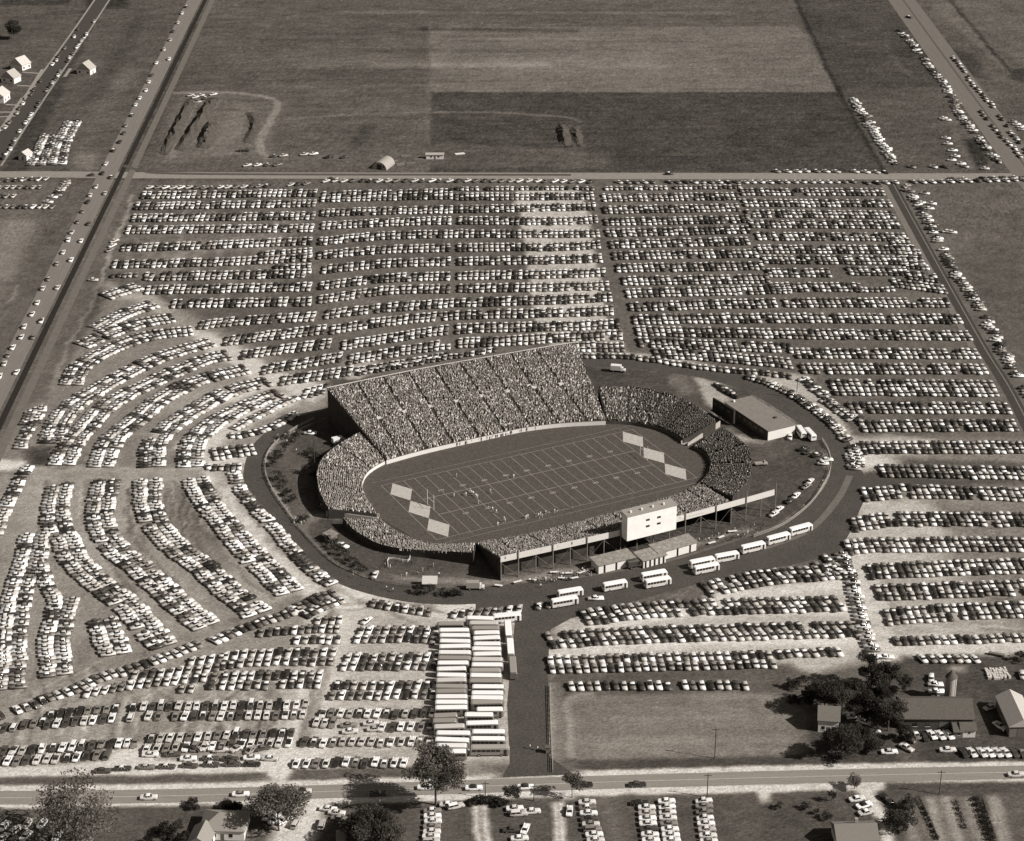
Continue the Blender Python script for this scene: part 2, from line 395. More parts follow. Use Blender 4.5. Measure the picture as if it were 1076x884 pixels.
# inside the ring round the stadium
ringO = [(345,430),(300,442),(268,465),(256,495),(262,522),(290,562),(330,597),(370,619),(440,634),(520,633),(600,616),(700,600),(800,573),(862,545),(895,510),(893,465),(858,428),(800,400),(740,385),(690,378),(620,377),(540,383)]
ringI = [(345,437),(303,456),(281,475),(277,495),(290,525),(318,562),(350,592),(400,612),(470,618),(560,612),(640,600),(740,578),(820,552),(860,520),(873,492),(860,462),(820,432),(780,410),(720,394),(620,385),(540,392)]
PP([(345,437),(303,456),(281,475),(277,495),(290,525),(318,562),(350,592),(400,612),(470,618),(560,612),(640,600),(740,578),(820,552),(860,520),(873,492),(860,462),(820,432),(780,410),(720,394),(620,385),(345,400)], 72, 1)
PL([(306,556),(325,545),(345,540),(352,541)], 5, 132, 1.6); PL([(330,441),(312,450),(296,461),(283,474),(279,486),(279,498),(285,513),(296,530),(310,549)], 1.3, 142, .6); PL([(313,553),(328,570),(350,591),(372,602),(400,612)], 1.3, 112, .8)
PL([(792,565),(822,553),(850,532),(866,510),(873,492),(871,476),(864,463)], 1.4, 132, .6)
PL([(300,470),(312,500),(318,545),(312,560)], 8, 92, 4, .7)
PP([(390,600),(470,606),(560,600),(620,590),(640,596),(560,614),(470,620),(400,614)], 98, 3, .8)
PL([(420,608),(520,612),(600,600),(700,582),(790,556)], 3, 132, 1.5, .7)
PP([(728,396),(760,402),(770,420),(752,438),(742,425)], 142, 1.5); PP([(760,402),(800,412),(840,440),(835,448),(795,416)], 116, 2, .8)
PP([(770,455),(800,462),(812,462),(805,468),(778,466),(765,450)], 146, 2); PP([(700,395),(722,392),(730,412),(716,416)], 100, 2)
PP([(780,465),(830,462),(830,480),(795,485)], 82, 4)
PP([(745,388),(800,398),(850,420),(905,470),(900,480),(860,440),(800,406),(740,388)], 160, 2)
PP([(640,370),(700,372),(760,388),(850,395),(900,460),(915,490),(900,490),(880,452),(840,420),(790,398),(690,379),(640,375)], 148, 2)
PP([(900,470),(925,475),(930,490),(905,495)], 165, 3)
PP([(610,370),(680,372),(700,378),(610,380)], 140, 1.5)
# worn patches and mottling everywhere
near_ = np.clip((1096-GY)/6, 0, 1)
TONE = near_*np.minimum(TONE+7+np.maximum(0, TONE-95)*.36, 206)+(1-near_)*(TONE-4)
TONE += (vnoise(GX, GY, 42, 11)-.5)*9+(vnoise(GX, GY, 13, 12)-.5)*9+(vnoise(GX, GY, 4.5, 13)-.5)*10+(vnoise(GX, GY*2.2, 2.0, 15)-.5)*8
TONE *= 1+(vnoise(GX, GY, 1.6, 14)-.5)*.10
TONE += rng.normal(0, 1, TONE.shape)*np.where(GY > 1000, 9, 6)+(vnoise(GX*.25, GY, 2.6, 31)-.5)*np.where(GY > 1096, 14, 5)
t_ = np.clip(TONE, 20, 225)/255.0
A = np.where(t_ <= .04045, t_/12.92, ((t_+.055)/1.055)**2.4)/KEXP
ny_, nx_ = GX.shape
verts = np.stack([GX.ravel(), GY.ravel(), np.zeros(GX.size)], 1)
idx = np.arange(GX.size).reshape(ny_, nx_)
quads = np.stack([idx[:-1, :-1].ravel(), idx[:-1, 1:].ravel(), idx[1:, 1:].ravel(), idx[1:, :-1].ravel()], 1)
def np_mesh(name, verts, quads, color=None, cname='tone', face_color=None, mi=None, mats=()):
    me = bpy.data.meshes.new(name)
    me.vertices.add(len(verts)); me.vertices.foreach_set('co', np.asarray(verts, np.float32).ravel())
    k = quads.shape[1]
    me.loops.add(quads.size); me.loops.foreach_set('vertex_index', quads.astype(np.int32).ravel())
    me.polygons.add(len(quads)); me.polygons.foreach_set('loop_start', np.arange(0, quads.size, k, dtype=np.int32))
    for m in mats: me.materials.append(m)
    if mi is not None: me.polygons.foreach_set('material_index', np.asarray(mi, np.int32))
    if color is not None:
        ca = me.attributes.new(cname, 'FLOAT_COLOR', 'POINT')
        ca.data.foreach_set('color', np.asarray(color, np.float32).ravel())
    if face_color is not None:
        ca = me.attributes.new(cname, 'FLOAT_COLOR', 'CORNER')
        ca.data.foreach_set('color', np.repeat(np.asarray(face_color, np.float32), k, axis=0).ravel())
    me.update(calc_edges=True); me.validate()
    return me
a_ = A.ravel(); T1 = 1-a_
gc = np.stack([a_*(1+.08*T1), a_*(1-.05*T1), a_*(1-.19*T1), np.ones_like(a_)], 1)
mG = mat('ground_dirt_grass', .1, rough=.95, spec=.1, attr='tone', noise=.22, scale=.8, grain=.5)
go = objm('ground', np_mesh('ground', verts, quads, color=gc, mats=[mG])); tag(go, kind='structure')
mFar = mat('farmland', alb(88), rough=1, spec=0, noise=.25, scale=.01)
sheet('farmland', [(-9000, -4000), (9000, -4000), (9000, 14000), (-9000, 14000)], -0.12, mFar)

# ------------------------------------------------------------------ roads
mAsph = mat('asphalt', alb(77), .9, .2, .2, .12, grain=.6)
mAsph2 = mat('worn_asphalt', alb(140), .9, .2, .16, .5, stretch=(.12, 2.5, 1), grain=.15)
mConc = mat('pale_concrete_road', alb(124), .9, .2, .14, .4, stretch=(2.0, .1, 1), grain=.2)
mDirtR = mat('packed_gravel', alb(142), .95, .1, .18, .35, grain=.28)
mLane = mat('lane_paint', alb(176), .8, .2, .2, .8)
mDark = mat('ditch_grass', alb(52), 1, 0, .25, .5, grain=.3)
def road(name, line, width, z, m, world=False, sm=True):
    P = [p[:2] for p in (line if world else gp(line))]
    if sm: P = smooth(P, 8)
    v, f = ribbon(P, width, z)
    mb = MB().add(v, f); o = mb.build(name, m); return tag(o, kind='structure')
def closed_ring(name, outer, inner, z, m):
    a = smooth([p[:2] for p in gp(outer)], 6); b = smooth([p[:2] for p in gp(inner)], 6)
    def res(P, n):
        P = np.array(P); d = np.r_[0, np.cumsum(np.hypot(*np.diff(P, axis=0).T))]; t = np.linspace(0, d[-1], n)
        return np.stack([np.interp(t, d, P[:, 0]), np.interp(t, d, P[:, 1])], 1)
    n = 120; a = res(a, n); b = res(b, n)
    v = [(x, y, z) for x, y in a]+[(x, y, z) for x, y in b]
    f = [(i, i+1, n+i+1, n+i) for i in range(n-1)]
    me = bpy.data.meshes.new(name); me.from_pydata(v, [], f); me.materials.append(m); me.update()
    return tag(objm(name, me), kind='structure')
closed_ring('ring_road', ringO, ringI, .03, mAsph)
sheet('bus_lot_pavement', gp([(893,465),(908,500),(1000,506),(1000,513),(912,517),(893,560),(880,582),(840,592),(760,607),(690,625),(640,640),(600,650),(578,662),(576,700),(577,795),(603,814),(528,817),(536,802),(533,740),(541,655),(548,642),(500,640),(500,632),(520,632),(600,616),(700,599),(800,573),(862,545),(893,510)]), .05, mAsph)
main = [(-200,840),(0,838.5),(150,837),(300,833.3),(455,828.2),(640,822),(860,816),(1076,811.5),(1400,806)]
road('main_road', main, 6.9, .04, mAsph2)
road('centre_line', main, .35, .06, mLane)
top = [(-400,186),(0,183.5),(110,184),(200,184.5),(600,185),(930,185.5),(1076,185.5),(1500,184)]
road('cross_road', top, 10.5, .04, mDirtR); road('cross_road_lanes', [(130,174),(150,180),(180,182.5),(300,183.5),(600,184)], 3.2, .06, mat('cross_asphalt', alb(84), .9, .2, .15, .2))
road('highway', [(-204.6, 400), (-203.3, 900), (-202.4, 1250), (-201.8, 2600)], 9.8, .07, mConc, world=True, sm=False)
road('ditch_strip', [(-195.7, 400), (-195.9, 900), (-194.9, 1250), (-194.3, 2600)], 2.6, .05, mDark, world=True, sm=False)
road('service_lane', [(-190.5, 400), (-190.7, 900), (-189.9, 1250), (-189.6, 2600)], 3.6, .045, mat('service_gravel', alb(112), .95, .1, .15, .3), world=True, sm=False)
road('east_highway', [(292, 1000), (290.5, 1108), (290, 1300), (289.5, 2600)], 19, .05, mat('east_pavement', alb(114), .9, .2, .14, .4, stretch=(1.6, .1, 1), grain=.25), world=True, sm=False)
road('east_highway_lanes', [(292.5, 1000), (291.5, 1108), (291, 1300), (290.5, 2600)], 1.2, .09, mat('seam_tar', alb(92), .9, .2), world=True, sm=False)
tk = [G(x, y) for x, y in [(936,192),(965,245),(997,303),(1032,365),(1057,405),(1078,445),(1110,510)]]
road('track', tk, 5.0, .03, mat('track_dirt', alb(70), .95, .1, .18, .4, grain=.3), world=True)
road('track_ruts', [p+np.array([.9, 0, 0]) for p in tk], .55, .05, mat('rut_gravel', alb(122), .95, .1, .2, .6), world=True)
road('track_verge', [p+np.array([-4.3, 0, 0]) for p in tk[:4]], 3.0, .035, mat('verge_gravel', alb(120), .95, .1, .2, .6), world=True)
mSide = mat('street_gravel', alb(74), .95, .1, .1, .4)
road('side_street', [(-269, 1070), (-269.5, 1200), (-267, 1440), (-266.5, 2000)], 9.5, .04, mSide, world=True)
mWalk = mat('sidewalk_concrete', alb(150), .9, .1, .12, .4)
road('sidewalk', [(-276.5, 1150), (-276.4, 1200), (-272.2, 1437), (-271, 2000)], 1.3, .05, mWalk, world=True)
road('sidewalk_east', [(-262.5, 1120), (-262.7, 1200), (-261.7, 1437), (-261, 2000)], 1.2, .05, mWalk, world=True)
for a, b in [((24,76),(42,77.5)),((18,90),(38,91)),((6,110),(24,111)),((0,118),(18,118)),((0,123),(16,122)),((68,81),(74,72))]:
    p, q = G(*a), G(*b); road('driveway', [p, (p+q)/2, q], 2.2, .055, mWalk, world=True, sm=False)
road('front_path', [(25,105),(45,73)], 2.4, .06, mWalk, sm=False)
road('front_path', [(0,138),(24,103)], 2.4, .06, mWalk, sm=False)
road('worn_track', [(800,577),(850,557),(880,525),(893,500)], 2.6, .06, mat('worn_paving', alb(108), .9, .2, .2, .4))
road('tail_track', [(600,608),(700,590),(790,562)], 1.4, .055, mat('worn_paving2', alb(98), .9, .2, .2, .4))

mMound = mat('dug_earth', alb(86), 1, 0, .3, .4, grain=.4)
for pts, wd, hh in [([(201,104),(188,132),(172,162)],8,2.6),([(224,104),(210,128),(188,158)],9,3.4),([(221,128),(219,142),(212,156)],10,3.0),([(589,131),(592,142),(595,154)],8,2.6),([(602,133),(606,143),(608,152)],6,1.4),([(262,118),(268,132),(258,150)],7,1.4)]:
    P = smooth([G(x, y)[:2] for x, y in pts], 9); T_ = np.gradient(np.array(P), axis=0); T_ /= np.linalg.norm(T_, axis=1)[:, None]; rings = []
    for i, (p_, t2) in enumerate(zip(P, T_)):
        e_ = math.sin(math.pi*(i+.3)/(len(P)-.4)); n2 = np.array([-t2[1], t2[0]]); rings.append([(*(p_+n2*wd/2*q*(.7+.3*e_)+rng.normal(0, .35, 2)), max(-.05, hh*e_*z*(1+rng.normal()*.18))) for q, z in ((-1, -.02), (-.6, .45), (-.15, 1), (.2, .9), (.65, .35), (1, -.02))])
    mb_ = MB(); mb_.loft(rings, closed=False, caps=False); o = mb_.build('earth_bank', mMound); tag(o, kind='structure')

# ------------------------------------------------------------------ stadium: football field
mGrass = mat('field_turf', alb(88), 1, 0, .18, .4, grain=.5)
mMark = mat('field_marking', alb(148), .9, .1, .3, .6)
mTile = mat('end_zone_paint', alb(186), .9, .1, .16, .9, grain=.28)
inner_px = [(382,520),(381,505),(388,496),(400,487),(420,480),(460,470),(500,461),(550,450),(600,444),(650,442),(690,448),(715,457),(735,470),(745,485),(741,500),(725,512),(700,524),(640,540),(560,560),(500,572),(448,571),(420,557),(397,542)]
inner_w = smooth([G(x, y)[:2] for x, y in inner_px], 5, closed=True)
sheet('football_field', inner_w, .10, mGrass)
mk = MB()
def strip(u0, v0, u1, v1, wd, z=.13):
    a, b = W(u0, v0)[:2], W(u1, v1)[:2]; d = (b-a)/np.linalg.norm(b-a); n = np.array([-d[1], d[0]])*wd/2
    mk.add([(*(a-n), z), (*(b-n), z), (*(b+n), z), (*(a+n), z)], [(0, 1, 2, 3)])
for s in (-1, 1): strip(-54.9, s*24.4, 54.9, s*24.4, .22); strip(-45.72, s*6.9, 45.72, s*6.9, .3, .14)
for s in (-1, 1): strip(s*54.9, -24.4, s*54.9, 24.4, .22, .135)
for k in range(-10, 11): strip(k*4.572, -24.2, k*4.572, 24.2, .2 if k % 2 else .24, .15)
strip(-57, -28, 57, -28, .16); strip(-57, 28, 57, 28, .16)
tag(mk.build('yard_lines', mMark), kind='structure')
mk = MB()
for s in (-1, 1):
    for k in range(3):
        v = 24.4-48.8/3*(k+.5)
        mk.add([W(s*50.3-4.5, v, .17), W(s*50.3, v-8.05, .17), W(s*50.3+4.5, v, .17), W(s*50.3, v+8.05, .17)], [(0, 1, 2, 3)])
tag(mk.build('end_zone_diamonds', mTile), kind='structure')
mNum = mat('field_number_paint', alb(185), .9, .1, .2, .6)
nums = MB()
for i, tx in enumerate(['10','20','30','40','50','40','30','20','10']):
    for sv in (-1, 1):
        cu = bpy.data.curves.new('digits', 'FONT'); cu.body = tx; cu.size = 1.8; cu.align_x = 'CENTER'; cu.align_y = 'CENTER'
        ob = bpy.data.objects.new('digits', cu); me = bpy.data.meshes.new_from_object(ob)
        th = FA
        M = Matrix.Translation(Vector(W((i-4)*9.144, sv*10.6, .18))) @ Matrix.Rotation(th, 4, 'Z') @ Matrix.Scale(1.5, 4, (1, 0, 0))
        nums.add([tuple(M @ v.co) for v in me.vertices], [tuple(p.vertices) for p in me.polygons])
        bpy.data.objects.remove(ob); bpy.data.curves.remove(cu); bpy.data.meshes.remove(me)
tag(nums.build('yard_numbers', mNum), kind='structure')
mPaleMetal = mat('white_painted_steel', .7, .5, .4)
for s, lab in ((-1, 'white goal post standing at the left goal line'), (1, 'white goal post standing at the right goal line')):
    p = W(s*45.72, 0); g = empty('goal_post', (p[0], p[1], .12), FA)
    tag(g, lab, 'goal post', 'goal posts')
    MB().tube((0, -2.8, 3.05), (0, 2.8, 3.05), .09).build('crossbar', mPaleMetal, g)
    for q in (-1, 1): MB().tube((0, q*2.8, 0), (0, q*2.8, 6.1), .09).build('upright', mPaleMetal, g)

# ------------------------------------------------------------------ stadium: stands
mDeck = mat('stand_boards', .10, .9, .1, .3, .8)
mWall = mat('whitewashed_wall', .62, .8, .2, .06, .5)
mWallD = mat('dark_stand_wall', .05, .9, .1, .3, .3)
mSteel = mat('grey_steel', .16, .6, .4)
mParap = mat('parapet_boards', .56, .85, .2, .08, 1.5)
mAisle = mat('aisle_boards', .035, .9, .1)
def res_line(P, n):
    P = np.array(P, float); d = np.r_[0, np.cumsum(np.linalg.norm(np.diff(P, axis=0), axis=1))]; t = np.linspace(0, d[-1], n)
    return np.stack([np.interp(t, d, P[:, i]) for i in range(P.shape[1])], 1)
CROWD = []     # (x, y, z, heading, share of dark tones)
def stand(label, inner, zi, outer, zo, rows, seg, aisles=(), frac=.97, shade=0.0, dens=.5, wall=True, endwalls=(True, True), aisle_v=None, kindw='back_wall', under=False, name='grandstand'):
    """terraced seating between an inner and an outer line given at their heights"""
    I = np.array([G(x, y, zi) for x, y in inner]); O = np.array([G(x, y, z) for (x, y), z in zip(outer, zo if hasattr(zo, '__len__') else [zo]*len(outer))])
    I = res_line(smooth(I, 4), seg+1); O = res_line(smooth(O, 4), seg+1)
    c = (I.mean(0)+O.mean(0))/2
    g = empty(name, (c[0], c[1], 0)); tag(g, label, 'grandstand')
    mb = MB(); off = np.array([c[0], c[1], 0])
    rings = []
    for r in range(rows+1):
        for h in ((0, 1) if r < rows else (0,)):
            t = r/rows; tz = (r+h)/rows
            p = I*(1-t)+O*t; p[:, 2] = I[:, 2]*(1-tz)+O[:, 2]*tz; rings.append(p-off)
    v = [tuple(p) for rg in rings for p in rg]; n = seg+1
    f = [(k*n+i, k*n+i+1, (k+1)*n+i+1, (k+1)*n+i) for k in range(len(rings)-1) for i in range(seg)]
    mb.add(v, f); mb.build('seating', mDeck, g)
    # front wall, back wall and the raking end walls
    fw = MB(); a = I-off
    for i in range(seg):
        p, q = a[i], a[i+1]
        fw.add([(p[0], p[1], 0), (q[0], q[1], 0), (q[0], q[1], p[2]+.02), (p[0], p[1], p[2]+.02)], [(0, 1, 2, 3)])
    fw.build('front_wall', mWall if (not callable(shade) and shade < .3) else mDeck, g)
    b = O-off
    if wall:
        bw_ = MB()
        for i in range(seg):
            p, q = b[i], b[i+1]
            bw_.add([(p[0], p[1], 0), (q[0], q[1], 0), (q[0], q[1], q[2]+.9), (p[0], p[1], p[2]+.9)], [(0, 1, 2, 3)])
        bw_.build(kindw, mWallD, g)
    for k, e in ((0, endwalls[0]), (seg, endwalls[1])):
        if not e: continue
        p, q = a[k], b[k]; nrm = np.array([q[1]-p[1], p[0]-q[0], 0]); nrm /= np.linalg.norm(nrm); nrm *= .15*(1 if k == 0 else -1)
        ew = MB(); z1 = .5
        v = [(p[0], p[1], 0), (q[0], q[1], 0), (q[0], q[1], q[2]+z1), (p[0], p[1], p[2]+z1)]
        v += [tuple(np.array(t_2)+nrm) for t_2 in v]
        ew.add(v, [(0, 1, 2, 3), (7, 6, 5, 4), (0, 4, 5, 1), (1, 5, 6, 2), (2, 6, 7, 3), (3, 7, 4, 0)]); ew.build('end_wall', mWallD, g)
    # the people: a row of seats every step
    L_ = np.linalg.norm(np.diff((I+O)/2, axis=0), axis=1).sum()
    for r in range(rows):
        t = (r+.55)/rows; tz = (r+1)/rows; P = I*(1-t)+O*t; P[:, 2] = I[:, 2]*(1-tz)+O[:, 2]*tz
        d = np.r_[0, np.cumsum(np.linalg.norm(np.diff(P[:, :2], axis=0), axis=1))]; ns = int(d[-1]/dens)
        s = np.linspace(0.6, d[-1]-.6, ns)+rng.normal(0, .16, ns)
        x, y, z = (np.interp(s, d, P[:, i]) for i in range(3))
        du = (I*(1-t)+O*t); hd = math.atan2(*(I[seg//2]-O[seg//2])[[1, 0]])
        tx = np.interp(s, d, (I-O)[:, 0]); ty = np.interp(s, d, (I-O)[:, 1])
        keep = rng.random(ns) < frac
        uu = (x-FCX)*FE[0]+(y-FCY)*FE[1]
        for au in aisles: keep &= np.abs(uu-au) > .5
        ss = s/d[-1]
        for xa in (aisle_v or ()): keep &= np.abs(ss-xa)*d[-1] > .42
        for X_, Y_, Z_, a1, a2, k_, sn in zip(x, y, z, ty, tx, keep, ss):
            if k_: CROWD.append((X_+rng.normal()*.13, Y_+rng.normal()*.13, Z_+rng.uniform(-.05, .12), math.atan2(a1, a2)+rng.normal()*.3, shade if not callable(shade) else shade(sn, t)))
    # aisle strips a hair over the steps
    if len(aisles) or aisle_v:
        for au in aisles:
            am = MB()
            ui = np.array([UV(p)[0] for p in I]); uo = np.array([UV(p)[0] for p in O])
            def at(P, uarr, val):
                o = np.argsort(uarr); return np.array([np.interp(val, uarr[o], P[o, j]) for j in range(3)])
            p, q = at(I, ui, au)-off, at(O, uo, au)-off; w2 = np.array([FE[0], FE[1], 0])*.24
            am.add([p-w2+[0,0,.32], q-w2+[0,0,.32], q+w2+[0,0,.32], p+w2+[0,0,.32]], [(0, 1, 2, 3)]); am.build('aisle', mAisle, g)
        for xa in (aisle_v or ()):
            am = MB(); k = xa*seg; i0 = int(k); fr = k-i0; p = a[i0]*(1-fr)+a[min(i0+1, seg)]*fr; q = b[i0]*(1-fr)+b[min(i0+1, seg)]*fr
            tt = a[min(i0+1, seg)]-a[i0]; tt = tt/np.linalg.norm(tt)*.2
            am.add([p-tt+[0,0,.3], q-tt+[0,0,.3], q+tt+[0,0,.3], p+tt+[0,0,.3]], [(0, 1, 2, 3)]); am.build('aisle', mAisle, g)
    return g, I, O
AIS = [-39.0+11.35*k for k in range(8)]
far_g, IF_, OF_ = stand('tall main grandstand packed with spectators on the far side of the football field',
    [(406,484),(440,474.5),(478,465.5),(515,457.5),(550,450),(590,445),(637,442.5)], 1.8,
    [(344,410),(397,399),(440,390.3),(486,382),(530,374.5),(567,368),(605,362)], 16, 58, 36, aisles=AIS)
# top rail wall of the far stand
tr = MB(); c0 = np.array(far_g.location)
for i in range(len(OF_)-1):
    p, q = OF_[i]-c0, OF_[i+1]-c0
    tr.add([(p[0], p[1], p[2]-.2), (q[0], q[1], q[2]-.2), (q[0], q[1], q[2]+1.25), (p[0], p[1], p[2]+1.25)], [(0, 1, 2, 3)])
tr.build('top_rail', mParap, far_g)
for i, x_ in enumerate([(422,400.5),(451,393.5),(480,386),(508.5,379.5),(537,372.5),(566.5,368.5),(595,364)]):
    # little exit portals half-way up the aisles
    p = None
for k, au in enumerate(AIS):
    ui = np.array([UV(p)[0] for p in IF_]); uo = np.array([UV(p)[0] for p in OF_]); tt = .50
    pi = np.array([np.interp(au, ui, IF_[:, j]) for j in range(3)]); po = np.array([np.interp(au, uo, OF_[:, j]) for j in range(3)])
    p = pi*(1-tt)+po*tt-c0
    M = Matrix.Translation(Vector(p)) @ Matrix.Rotation(FA, 4, 'Z')
    pb = MB(); pb.box(-1.0, 1.0, -.4, 1.0, -.5, 1.0, 0, M=M); pb.box(-1.0, 1.0, -1.6, -.42, -.4, .3, 1, M=M)
    pb.build('exit_portal', [mParap, mAisle], far_g)
stand('curved left corner stand full of spectators beside the tall main grandstand',
    [(406,484),(394,490.5),(385,498),(381,508),(384,523),(396,541)], 1.4,
    [(378,456),(354,470),(338,484),(333,500),(336,520),(345,536)], [6.2, 6, 5.6, 5, 4.4, 3.6], 22, 24, aisle_v=(.2, .42, .64))
stand('low crowded stand at the lower left bend between the entry ramp and the near stand',
    [(401,547),(410,556),(425,564),(448,572.5),(475,574),(500,572)], 1.2,
    [(360,546),(371,558),(388,569),(410,577),(450,581),(497,583)], [2.6, 2.3, 2.0, 1.9, 2.2, 4.2], 16, 20, frac=.93, aisle_v=(.3, .62))
near_g, IN_, ON_ = stand('near side grandstand on steel posts seen from behind below the press box',
    [(500,572),(540,566),(590,554.5),(640,541.5),(680,531),(712,521),(735,509)], 1.2,
    [(526,588.5),(560,581),(610,570),(660,558.5),(710,546.5),(742,538),(768,529)], 8, 32, 30, wall=False, frac=.95, aisle_v=(.08, .2, .32, .44, .56, .68, .8, .92))
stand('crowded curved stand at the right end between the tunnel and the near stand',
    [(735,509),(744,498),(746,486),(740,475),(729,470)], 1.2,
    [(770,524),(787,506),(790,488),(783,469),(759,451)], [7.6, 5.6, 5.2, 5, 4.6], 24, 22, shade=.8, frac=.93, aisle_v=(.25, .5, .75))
def ne_dark(s, t): return .55+.42*(s < .42 and t < .95)-.2*(s > .75)  # raises the share of dark figures in part of this stand
stand('upper right corner stand with a darker block of spectators above the tunnel',
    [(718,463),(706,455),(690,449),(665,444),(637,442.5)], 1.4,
    [(752,444),(736,431),(713,419),(672,409),(629,408)], [4.6, 5, 5, 5.5, 7.5], 26, 26, shade=ne_dark, frac=.9, aisle_v=(.3, .55, .78))
# near stand: parapet, posts, braces
cN = np.array(near_g.location)
uvO = [UV(p) for p in ON_]
top_line = [G(x, y, 8) for x, y in [(526,588.5),(560,581),(610,570),(660,558.5),(710,546.5),(760,533),(815,517.5)]]
top_line = res_line(smooth(top_line, 4), 41)
pm = MB()
for i in range(40):
    p, q = top_line[i]-cN, top_line[i+1]-cN
    v = [(p[0], p[1], 7.0), (q[0], q[1], 7.0), (q[0], q[1], 9.3), (p[0], p[1], 9.3)]
    v += [(x+.2*FN[0], y+.2*FN[1], z) for x, y, z in v]
    pm.add(v, [(0, 1, 2, 3), (7, 6, 5, 4), (3, 2, 6, 7), (0, 4, 5, 1), (0, 3, 7, 4), (1, 5, 6, 2)])
pm.build('parapet', mParap, near_g)
gb = MB()                                # walkway deck behind the top row
for i in range(40):
    p, q = top_line[i]-cN, top_line[i+1]-cN
    n = np.array([FN[0], FN[1], 0])*1.6
    gb.add([(p[0], p[1], 7.05), (q[0], q[1], 7.05), tuple((q+n)[:2])+(7.05,), tuple((p+n)[:2])+(7.05,)], [(0, 1, 2, 3)])
gb.build('walkway', mDeck, near_g)
L_top = np.linalg.norm(np.diff(top_line, axis=0), axis=1).sum(); npost = 18
pts_post = res_line(top_line, npost)
for i, p in enumerate(pts_post):
    tall = 11.9 if i % 2 else 7.1
    q = p-cN-np.array([FN[0], FN[1], 0])*.25
    MB().box(-.14, .14, -.14, .14, 0, tall, M=Matrix.Translation(Vector((q[0], q[1], 0))) @ Matrix.Rotation(FA, 4, 'Z')).build('post', mSteel, near_g)
    if i < npost-1:
        p2 = pts_post[i+1]-cN-np.array([FN[0], FN[1], 0])*.1; q1 = p-cN-np.array([FN[0], FN[1], 0])*.1
        a_z, b_z = (.3, 6.8) if i % 2 else (6.8, .3)
        MB().tube((q1[0], q1[1], a_z), (p2[0], p2[1], b_z), .06, n=4).build('brace', mSteel, near_g)
for i in range(26):      # dark panels added for the shade under the seats, behind the posts
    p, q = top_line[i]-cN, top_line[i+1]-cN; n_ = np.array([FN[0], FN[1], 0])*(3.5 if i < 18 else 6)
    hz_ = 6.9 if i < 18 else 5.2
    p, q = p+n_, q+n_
    MB().add([(p[0], p[1], 0), (q[0], q[1], 0), (q[0], q[1], hz_), (p[0], p[1], hz_), (p[0]+FN[0]*.1, p[1]+FN[1]*.1, 0), (q[0]+FN[0]*.1, q[1]+FN[1]*.1, 0), (q[0]+FN[0]*.1, q[1]+FN[1]*.1, hz_), (p[0]+FN[0]*.1, p[1]+FN[1]*.1, hz_)], [(0,1,2,3),(7,6,5,4),(3,2,6,7),(0,3,7,4),(1,5,6,2)]).build('under_shade_panel', mWallD, near_g)
# lamp-post row lines, press box
PBm = mat('press_box_white', .74, .7, .3, .09, .35)
pbf = [G(658.2, 568.2, 7.0), G(710.2, 555.8, 7.0)]
uL, vL = UV(pbf[0]); uR, vR = UV(pbf[1])
vF = (vL+vR)/2-.25
g = empty('press_box', tuple(W((uL+uR)/2, vF, 6.9)), FA); tag(g, 'large white press box with four small windows on top of the near stand', 'press box')
hw = (uR-uL)/2; D_ = 3.9; Hh = 9.6
MB().box(-hw, hw, 0, D_, 0, Hh).build('wall', [PBm], g)
MB().add([(-hw-.3, -.3, Hh+.05), (hw+.3, -.3, Hh+.05), (hw+.3, D_+.6, Hh+.5), (-hw-.3, D_+.6, Hh+.5), (-hw-.3, -.3, Hh+.3), (hw+.3, -.3, Hh+.3), (hw+.3, D_+.6, Hh+.75), (-hw-.3, D_+.6, Hh+.75)],
         [(3,2,1,0),(4,5,6,7),(0,1,5,4),(1,2,6,5),(2,3,7,6),(3,0,4,7)]).build('roof', mat('press_roof', .26, .9, .1, .15, .8), g)
mHole = mat('dark_glass', .02, .3, .5)
for wx in (-.17, .28):
    for wz in (6.2, 3.7):
        w_ = MB().box(wx*hw*1.0-.75, wx*hw+.75, -.06, .02, wz, wz+.75).build('window', mHole, g)
for k in range(4): MB().box(-hw+2+k*4.5, -hw+2.5+k*4.5, 1.5, 2, Hh+.5, Hh+1.3).build('roof_vent', PBm, g)

